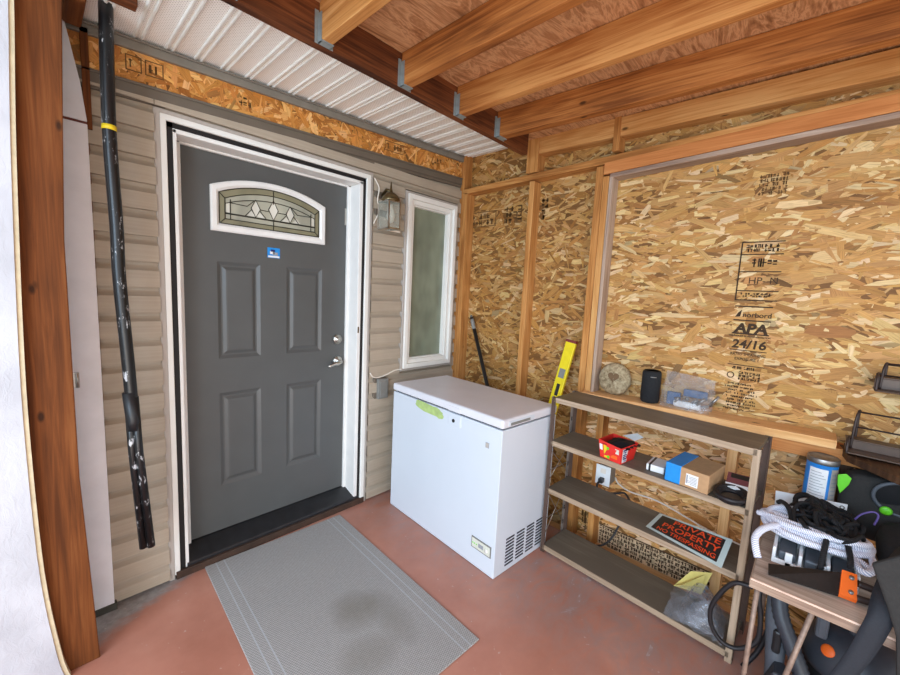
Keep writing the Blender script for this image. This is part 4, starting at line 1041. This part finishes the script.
b.tube(spline([(1.50, -2.15, .71), (1.49, -2.162, .722), (1.46, -2.18, .722), (1.42, -2.195, .705), (1.37, -2.20, .69), (1.36, -2.23, .695)], 5), .0085, 7)
for pts in ([(1.55, -2.20, .705), (1.60, -2.205, .728), (1.58, -2.235, .745), (1.53, -2.25, .738), (1.50, -2.24, .715)], [(1.56, -2.21, .70), (1.58, -2.20, .72), (1.60, -2.23, .735), (1.58, -2.27, .735), (1.56, -2.30, .725), (1.55, -2.34, .718), (1.52, -2.38, .71)],
            [(1.40, -2.30, .705), (1.32, -2.292, .70), (1.268, -2.288, .67), (1.250, -2.285, .62)], [(1.42, -2.34, .705), (1.35, -2.345, .698), (1.285, -2.35, .685), (1.262, -2.352, .668), (1.262, -2.352, .660)]):
    b.tube(spline(pts, 6), .0085, 7)
b.build('cord_strand', M['blackrope'], t2, world=True)
sheet('cord_core', M['blackrope'], t2, lambda u, v: (CC.x+(.095*math.cos(2*PI*u))*math.sin(PI*(.06+.88*v)), CC.y-.01+(.095*math.sin(2*PI*u))*math.sin(PI*(.06+.88*v)), .700-.016*math.cos(PI*v)), 16, 8, .005, 3)

# saw
t = thing('hand_saw', 'hand saw with dark blade and orange handle on the table edge', 'saw', (1.2, -2.25, ZT))
P00, P01 = Vector((1.150, -2.161, .586)), Vector((1.192, -2.156, .602)); P10, P11 = Vector((1.192, -2.331, .586)), Vector((1.247, -2.333, .638))
nn = (P10-P00).cross(P01-P00).normalized()
def slabq(b, q, th, mat=0):
    A = [p for p in q]; C_ = [p+nn*th for p in q]; quadprism(b, A, C_, mat, True)
b = B(); slabq(b, [P00, P10, P11, P01], .003); b.build('blade', M['sawsteel'], t, world=True)
H0 = P00+(P10-P00)*1.0; dirw = (P10-P00).normalized()
ups = (P11-P10).normalized(); hgt = (P11-P10).length
b = B(); slabq(b, [P10+ups*.0-dirw*.0, P10+dirw*.042+ups*-.004, P11+dirw*.036, P11+ups*.003], .014); hd = b.build('handle', M['orange'], t, world=True, bevel=.003)
for p in (P10+dirw*.026+ups*hgt*.2, P11+dirw*.024-ups*hgt*.2):
    b = B(); b.lathe([(0, -.004), (.006, -.004), (.007, 0), (.007, .014), (.006, .018), (0, .018)], p, 12, 0, Vector((0, 0, 1)).rotation_difference(nn).to_matrix().to_4x4()); b.build('rivet', M['tin'], hd, world=True)
b = B(); b.tube(spline([P10+dirw*.04+ups*hgt*.7+nn*.007, P10+dirw*.08+ups*hgt*.62+nn*.007, P10+dirw*.115+ups*hgt*.42+nn*.007, P10+dirw*.12+ups*hgt*.2+nn*.007, P10+dirw*.08+ups*hgt*.1+nn*.007, P10+dirw*.04+ups*hgt*.1+nn*.007], 6), .011, 10); b.build('grip', M['brownhandle'], t, world=True)

# ================================================================== BAG, SLAB, RACKS
t = thing('corner_desk', 'dark stained angled desk top standing in the near corner', 'desk', (1.6, -2.75, 0))
b = B(); b.prism([(1.90, -2.312), (1.745, -2.333), (1.36, -2.66), (1.36, -3.3), (1.90, -3.3)], 2, .872, .902, 0); b.build('desk_top', M['slabwood'], t, world=True, bevel=.004)
for p in ((1.875, -2.345), (1.87, -3.27), (1.39, -3.27), (1.44, -2.93)):
    b = B(); b.box(p[0]-.02, p[0]+.02, p[1]-.02, p[1]+.02, 0, .872); b.build('leg', M['slabwood'], t, world=True)
def rack(name, label, x0, x1, y0, y1, z, h1, h2, legs):
    t = thing(name, label, 'rack', ((x0+x1)/2, (y0+y1)/2, z), 0, 'wire racks on the corner desk')
    b = B(); b.box(x0, x1, y1, y0, z+.006, z+.012); b.build('tray', M['enamel'], t, world=True, bevel=.003)
    b = B(); b.box((x0+x1)/2+.004, x1-.004, y1, y0, z+h1*.72, z+h1*.72+.006); b.box((x0+x1)/2+.004, (x0+x1)/2+.008, y1, y0, z+.012, z+h1*.72); b.build('raised_tray', M['enamel'], t, world=True, bevel=.002)
    b = B(); r_ = .0045; xm = (x0+x1)/2
    for y, dy in ((y0-.003, -.028), (y1+.003, .02)):
        b.tube(spline([(x0, y, z+.01), (x0+.01, y, z+h1*.8), (x0+.03, y, z+h1), (xm-.01, y+dy*.3, z+h1), (xm+.005, y+dy*.5, z+h1*.8)], 5), r_, 7)
        b.tube(spline([(xm, y+dy*.5, z+.012), (xm+.004, y+dy*.6, z+h2*.75), (xm+.02, y+dy*.8, z+h2), (x1-.02, y+dy, z+h2), (x1, y+dy, z+h2*.9), (x1, y+dy, z+.01)], 5), r_, 7)
    for x, zz in ((xm+.03, z+h2), (x1, z+h2*.95), (x1, z+h2*.55)): b.tube([(x, y0-.025, zz), (x, y1+.02, zz)], r_*.8, 7)
    for q in legs: b.tube(q, r_, 7)
    b.build('wire_frame', M['brownhandle'], t, world=True); return t
rack('wire_rack', 'brown wire desk rack resting on the dark angled desk top', 1.735, 1.885, -2.325, -2.80, .904, .062, .165, [])
rack('wire_rack', 'brown wire rack raised on thin legs above the one on the desk top', 1.785, 1.895, -2.380, -2.80, 1.165, .075, .115, [((1.792, -2.74, 1.17), (1.792, -2.74, .924)), ((1.868, -2.74, 1.17), (1.868, -2.74, .964))])

def soft_box(c, h, e, seed, amp, n=18, m=12):
    r = random.Random(seed); b = B(); rows = []
    f = lambda t, p: math.copysign(abs(t)**p, t)
    for i in range(m+1):
        ph = -PI/2+PI*i/m; row = []
        for k in range(n*2):
            th = PI*k/n
            j = 0 if i in (0, m) else amp
            row.append(b.bm.verts.new((c[0]+h[0]*f(math.cos(ph), e)*f(math.cos(th), e)+r.uniform(-j, j), c[1]+h[1]*f(math.cos(ph), e)*f(math.sin(th), e)+r.uniform(-j, j), c[2]+h[2]*f(math.sin(ph), e)+r.uniform(0, j))))
        rows.append(row)
    for i in range(m):
        for k in range(n*2):
            q = [rows[i][k], rows[i][(k+1) % (n*2)], rows[i+1][(k+1) % (n*2)], rows[i+1][k]]
            b.bm.faces.new(q).smooth = True
    bmesh.ops.remove_doubles(b.bm, verts=b.bm.verts[:], dist=1e-5)
    return b
t = thing('backpack', 'black backpack with lime green tags standing under the dark desk top', 'backpack', (1.77, -2.55, ZT))
soft_box((1.755, -2.555, .718), (.062, .228, .130), .35, 31, .004).build('bag_body', M['greycloth'], t, world=True, smooth=True)
for v_ in (): pass
b = B(); b.tube([(1.684-.012*math.sin(a), -2.497+.082*math.cos(a), .792+.066*math.sin(a)) for a in [2*PI*k/28 for k in range(28)]], .0065, 8, closed=True); b.build('ring_handle', M['vacgrey'], t, world=True)
b = B(); b.face([(1.686-.012*math.sin(a), -2.497+.078*math.cos(a), .792+.062*math.sin(a)) for a in [2*PI*k/28 for k in range(28)]]); b.build('ring_pocket', M['black'], t, world=True, normals=False)
b = B(); b.prism([(-2.312, .832), (-2.335, .843), (-2.352, .829), (-2.347, .802), (-2.326, .757), (-2.315, .79)], 0, 1.672, 1.678); o = b.build('zip_pull', M['green'], t, world=True, bevel=.002); o['label'] = 'lime green zip pull'
b = B(); b.lathe([(0, 0), (.016, .001), (.018, .004), (.012, .008), (0, .009)], (1.688, -2.455, .735), 16, 0, Matrix.Rotation(-PI/2, 4, 'Y')); o = b.build('toggle', M['green'], t, world=True, smooth=True); o['label'] = 'lime green toggle'
t = thing('duffel_bag', 'dark bag with a wide navy strap hanging over the table edge', 'bag', (1.42, -2.62, ZT))
soft_box((1.52, -2.64, ZT+.078), (.145, .21, .074), .45, 33, .003).build('bag_body', M['blackcloth'], t, world=True, smooth=True)
b = B(); path = [(1.40, -2.50, .72), (1.25, -2.46, .725), (1.13, -2.425, .69), (1.083, -2.41, .63), (1.081, -2.385, .50), (1.081, -2.345, .36), (1.081, -2.30, .22), (1.081, -2.27, .14)]
sp = spline(path, 5); rows = []
for i, p in enumerate(sp):
    k = min(1, max(0, (i-6)/8)); w = (Vector((-.25, -.9, -.1)).normalized()*(1-k)+Vector((.0, -.80, .60)).normalized()*k)*.037
    rows.append([b.bm.verts.new(p+w*q) for q in (-1, -.33, .33, 1)])
for i in range(len(rows)-1):
    for k in range(3): b.bm.faces.new([rows[i][k], rows[i][k+1], rows[i+1][k+1], rows[i+1][k]])
o = b.build('strap', M['strap'], t, world=True, normals=True, smooth=True); md = o.modifiers.new('thick', 'SOLIDIFY'); md.thickness = .003
b = B(); b.prism([(-2.372, .79), (-2.416, .679), (-2.439, .61), (-2.452, .5), (-2.457, .25), (-2.75, .25), (-2.75, .84), (-2.43, .85)], 0, 1.050, 1.066); b.build('front_flap', M['greycloth'], t, world=True, bevel=.006)
b = B(); b.tube(spline([(1.50, -2.364, .735), (1.50, -2.379, .762), (1.50, -2.404, .781), (1.50, -2.418, .772), (1.50, -2.412, .735)], 6), .0032, 6)
tag(b.build('loop_cable', M['purple']), 'thin purple cable looping out of the black cord tangle', 'cable')

# ================================================================== UNDER THE TABLE
t = thing('shop_vacuum', 'charcoal canister vacuum with an orange cap under the table', 'vacuum', (1.46, -2.42, 0))
b = B(); b.lathe([(0, .02), (.14, .02), (.15, .05), (.15, .20), (0, .20)], (1.47, -2.43, 0), 32); b.build('drum', M['black'], t, world=True)
b = B(); b.lathe([(.155, .195), (.158, .215), (.15, .26), (.12, .31), (.07, .345), (.0, .355)], (1.47, -2.43, 0), 32); hd = b.build('motor_head', M['vac'], t, world=True, smooth=True)
b = B(); nv = Vector((-.70, .55, .42)).normalized(); b.lathe([(.022, -.01), (.022, .008), (.018, .012), (0, .013)], Vector((1.372, -2.348, .278)), 20, 0, Vector((0, 0, 1)).rotation_difference(nv).to_matrix().to_4x4()); b.build('cap', M['orange'], hd, world=True, smooth=True)
b = B(); b.box(1.42, 1.52, -2.44, -2.39, .34, .42); b.build('carry_handle', M['vac'], hd, world=True, bevel=.01)
b = B(); b.box(1.385, 1.43, -2.34, -2.305, .30, .41); b.build('latch', M['vacgrey'], hd, world=True, bevel=.01)
for k in range(4):
    a = k*PI/2+.5; b = B(); b.lathe([(0, 0), (.022, .004), (.022, .03), (0, .034)], (1.47+.12*math.cos(a), -2.43+.12*math.sin(a), 0), 12); b.build('caster', M['black'], t, world=True)
t = thing('vacuum_hose', 'ribbed black vacuum hose with a slate wand under the table', 'hose', (1.38, -2.24, 0))
sp = spline([(1.40, -2.195, .40), (1.37, -2.21, .33), (1.345, -2.25, .25), (1.32, -2.285, .18), (1.30, -2.30, .11), (1.28, -2.27, .05), (1.25, -2.20, .04)], 10)
b = B(); b.tube(sp, [.024+.0035*(i % 2) for i in range(len(sp))], 14); b.build('ribbed_tube', M['vac'], t, world=True)
b = B(); b.tube([(1.42, -2.19, .44), (1.415, -2.192, .36), (1.40, -2.20, .30), (1.385, -2.205, .24), (1.37, -2.212, .12), (1.365, -2.215, .03)], [.026, .03, .036, .034, .028, .026], 14); b.build('wand', M['vacgrey'], t, world=True)
b = B(); b.box(1.34, 1.362, -2.222, -2.196, .19, .28); b.build('wand_grip', M['black'], t, world=True, bevel=.008)
t = thing('floor_nozzle', 'black floor nozzle with an orange tab beside the table leg', 'nozzle', (1.36, -2.18, 0))
b = B(); b.prism([(-2.245, 0), (-2.15, 0), (-2.15, .02), (-2.18, .05), (-2.21, .16), (-2.245, .16)], 0, 1.28, 1.36); b.build('nozzle_body', M['vac'], t, world=True, bevel=.008)
b = B(); b.box(1.278, 1.29, -2.168, -2.156, .02, .05); o = b.build('tab', M['orange'], t, world=True); o['label'] = 'orange tab'

b = B(); b.tube(spline([(1.36, -2.118, .398), (1.36, -2.064, .385), (1.36, -2.026, .325), (1.36, -1.997, .235), (1.362, -2.005, .16), (1.365, -2.041, .112), (1.37, -2.091, .108), (1.375, -2.136, .148), (1.38, -2.156, .197), (1.385, -2.152, .283), (1.39, -2.139, .357), (1.42, -2.150, .40), (1.45, -2.17, .36), (1.45, -2.18, .22), (1.44, -2.16, .10), (1.42, -2.12, .012)], 7), .009, 10)
tag(b.build('rubber_hose', M['rubber']), 'black rubber hose looped in front of the near shelf post', 'hose')

# ================================================================== LIGHT, CAMERA
w = bpy.data.worlds.new('World'); bpy.context.scene.world = w; w.use_nodes = True
nt = w.node_tree; bg = nt.nodes['Background']
tc = N(nt, 'ShaderNodeTexCoord'); sx = N(nt, 'ShaderNodeSeparateXYZ'); nt.links.new(tc.outputs['Generated'], sx.inputs[0])
r = ramp(nt, [(0., (.32, .31, .29, 1)), (.49, (.5, .52, .52, 1)), (.56, (.90, .93, .98, 1)), (1., (.88, .93, 1.0, 1))])
nt.links.new(math_n(nt, 'MULTIPLY_ADD', sx.outputs[2], .5, .5), r.inputs[0]); nt.links.new(r.outputs[0], bg.inputs[0]); bg.inputs[1].default_value = 2.15
def area(name, loc, target, sx_, sy_, power, col):
    l = bpy.data.lights.new(name, 'AREA'); l.shape = 'RECTANGLE'; l.size = sx_; l.size_y = sy_; l.energy = power; l.color = col
    o = bpy.data.objects.new(name, l); COL.objects.link(o); o.location = loc
    o.rotation_euler = (Vector(target)-Vector(loc)).to_track_quat('-Z', 'Y').to_euler(); return o
area('sky_opening_light', (-2.6, -2.2, 1.9), (1.2, -.9, .9), 2.4, 1.8, 115, (.54, .77, 1.0))
area('soffit_fill_light', (-1.6, -3.6, -.1), (.6, -.8, 2.4), 2.6, 2.0, 115, (1.0, .93, .84))  # added low lamp standing in for ground bounce, brightens the soffit

R = ((0.687917855713447, -0.7241776028761797, 0.048330355710704265), (-0.04966937109760891, -0.11340721189222709, -0.9923062822866735), (0.7240869957162476, 0.6802246715485565, -0.11398429212517527))
cam = bpy.data.cameras.new('Camera'); cam.sensor_width = 36.; cam.lens = 392.7276*36/900.; cam.clip_start = .02
co = bpy.data.objects.new('Camera', cam); COL.objects.link(co)
co.matrix_world = Matrix(((R[0][0], -R[1][0], -R[2][0], -.51456), (R[0][1], -R[1][1], -R[2][1], -2.19432), (R[0][2], -R[1][2], -R[2][2], 1.48296), (0, 0, 0, 1)))
sc = bpy.context.scene; sc.camera = co
sc.view_settings.view_transform = 'Standard'; sc.view_settings.look = 'None'; sc.view_settings.exposure = .06; sc.view_settings.gamma = 1.
cm = sc.view_settings; cm.use_curve_mapping = True; cv = cm.curve_mapping.curves[3]; cv.points.new(.25, .248); cv.points.new(.7, .715); cm.curve_mapping.update()
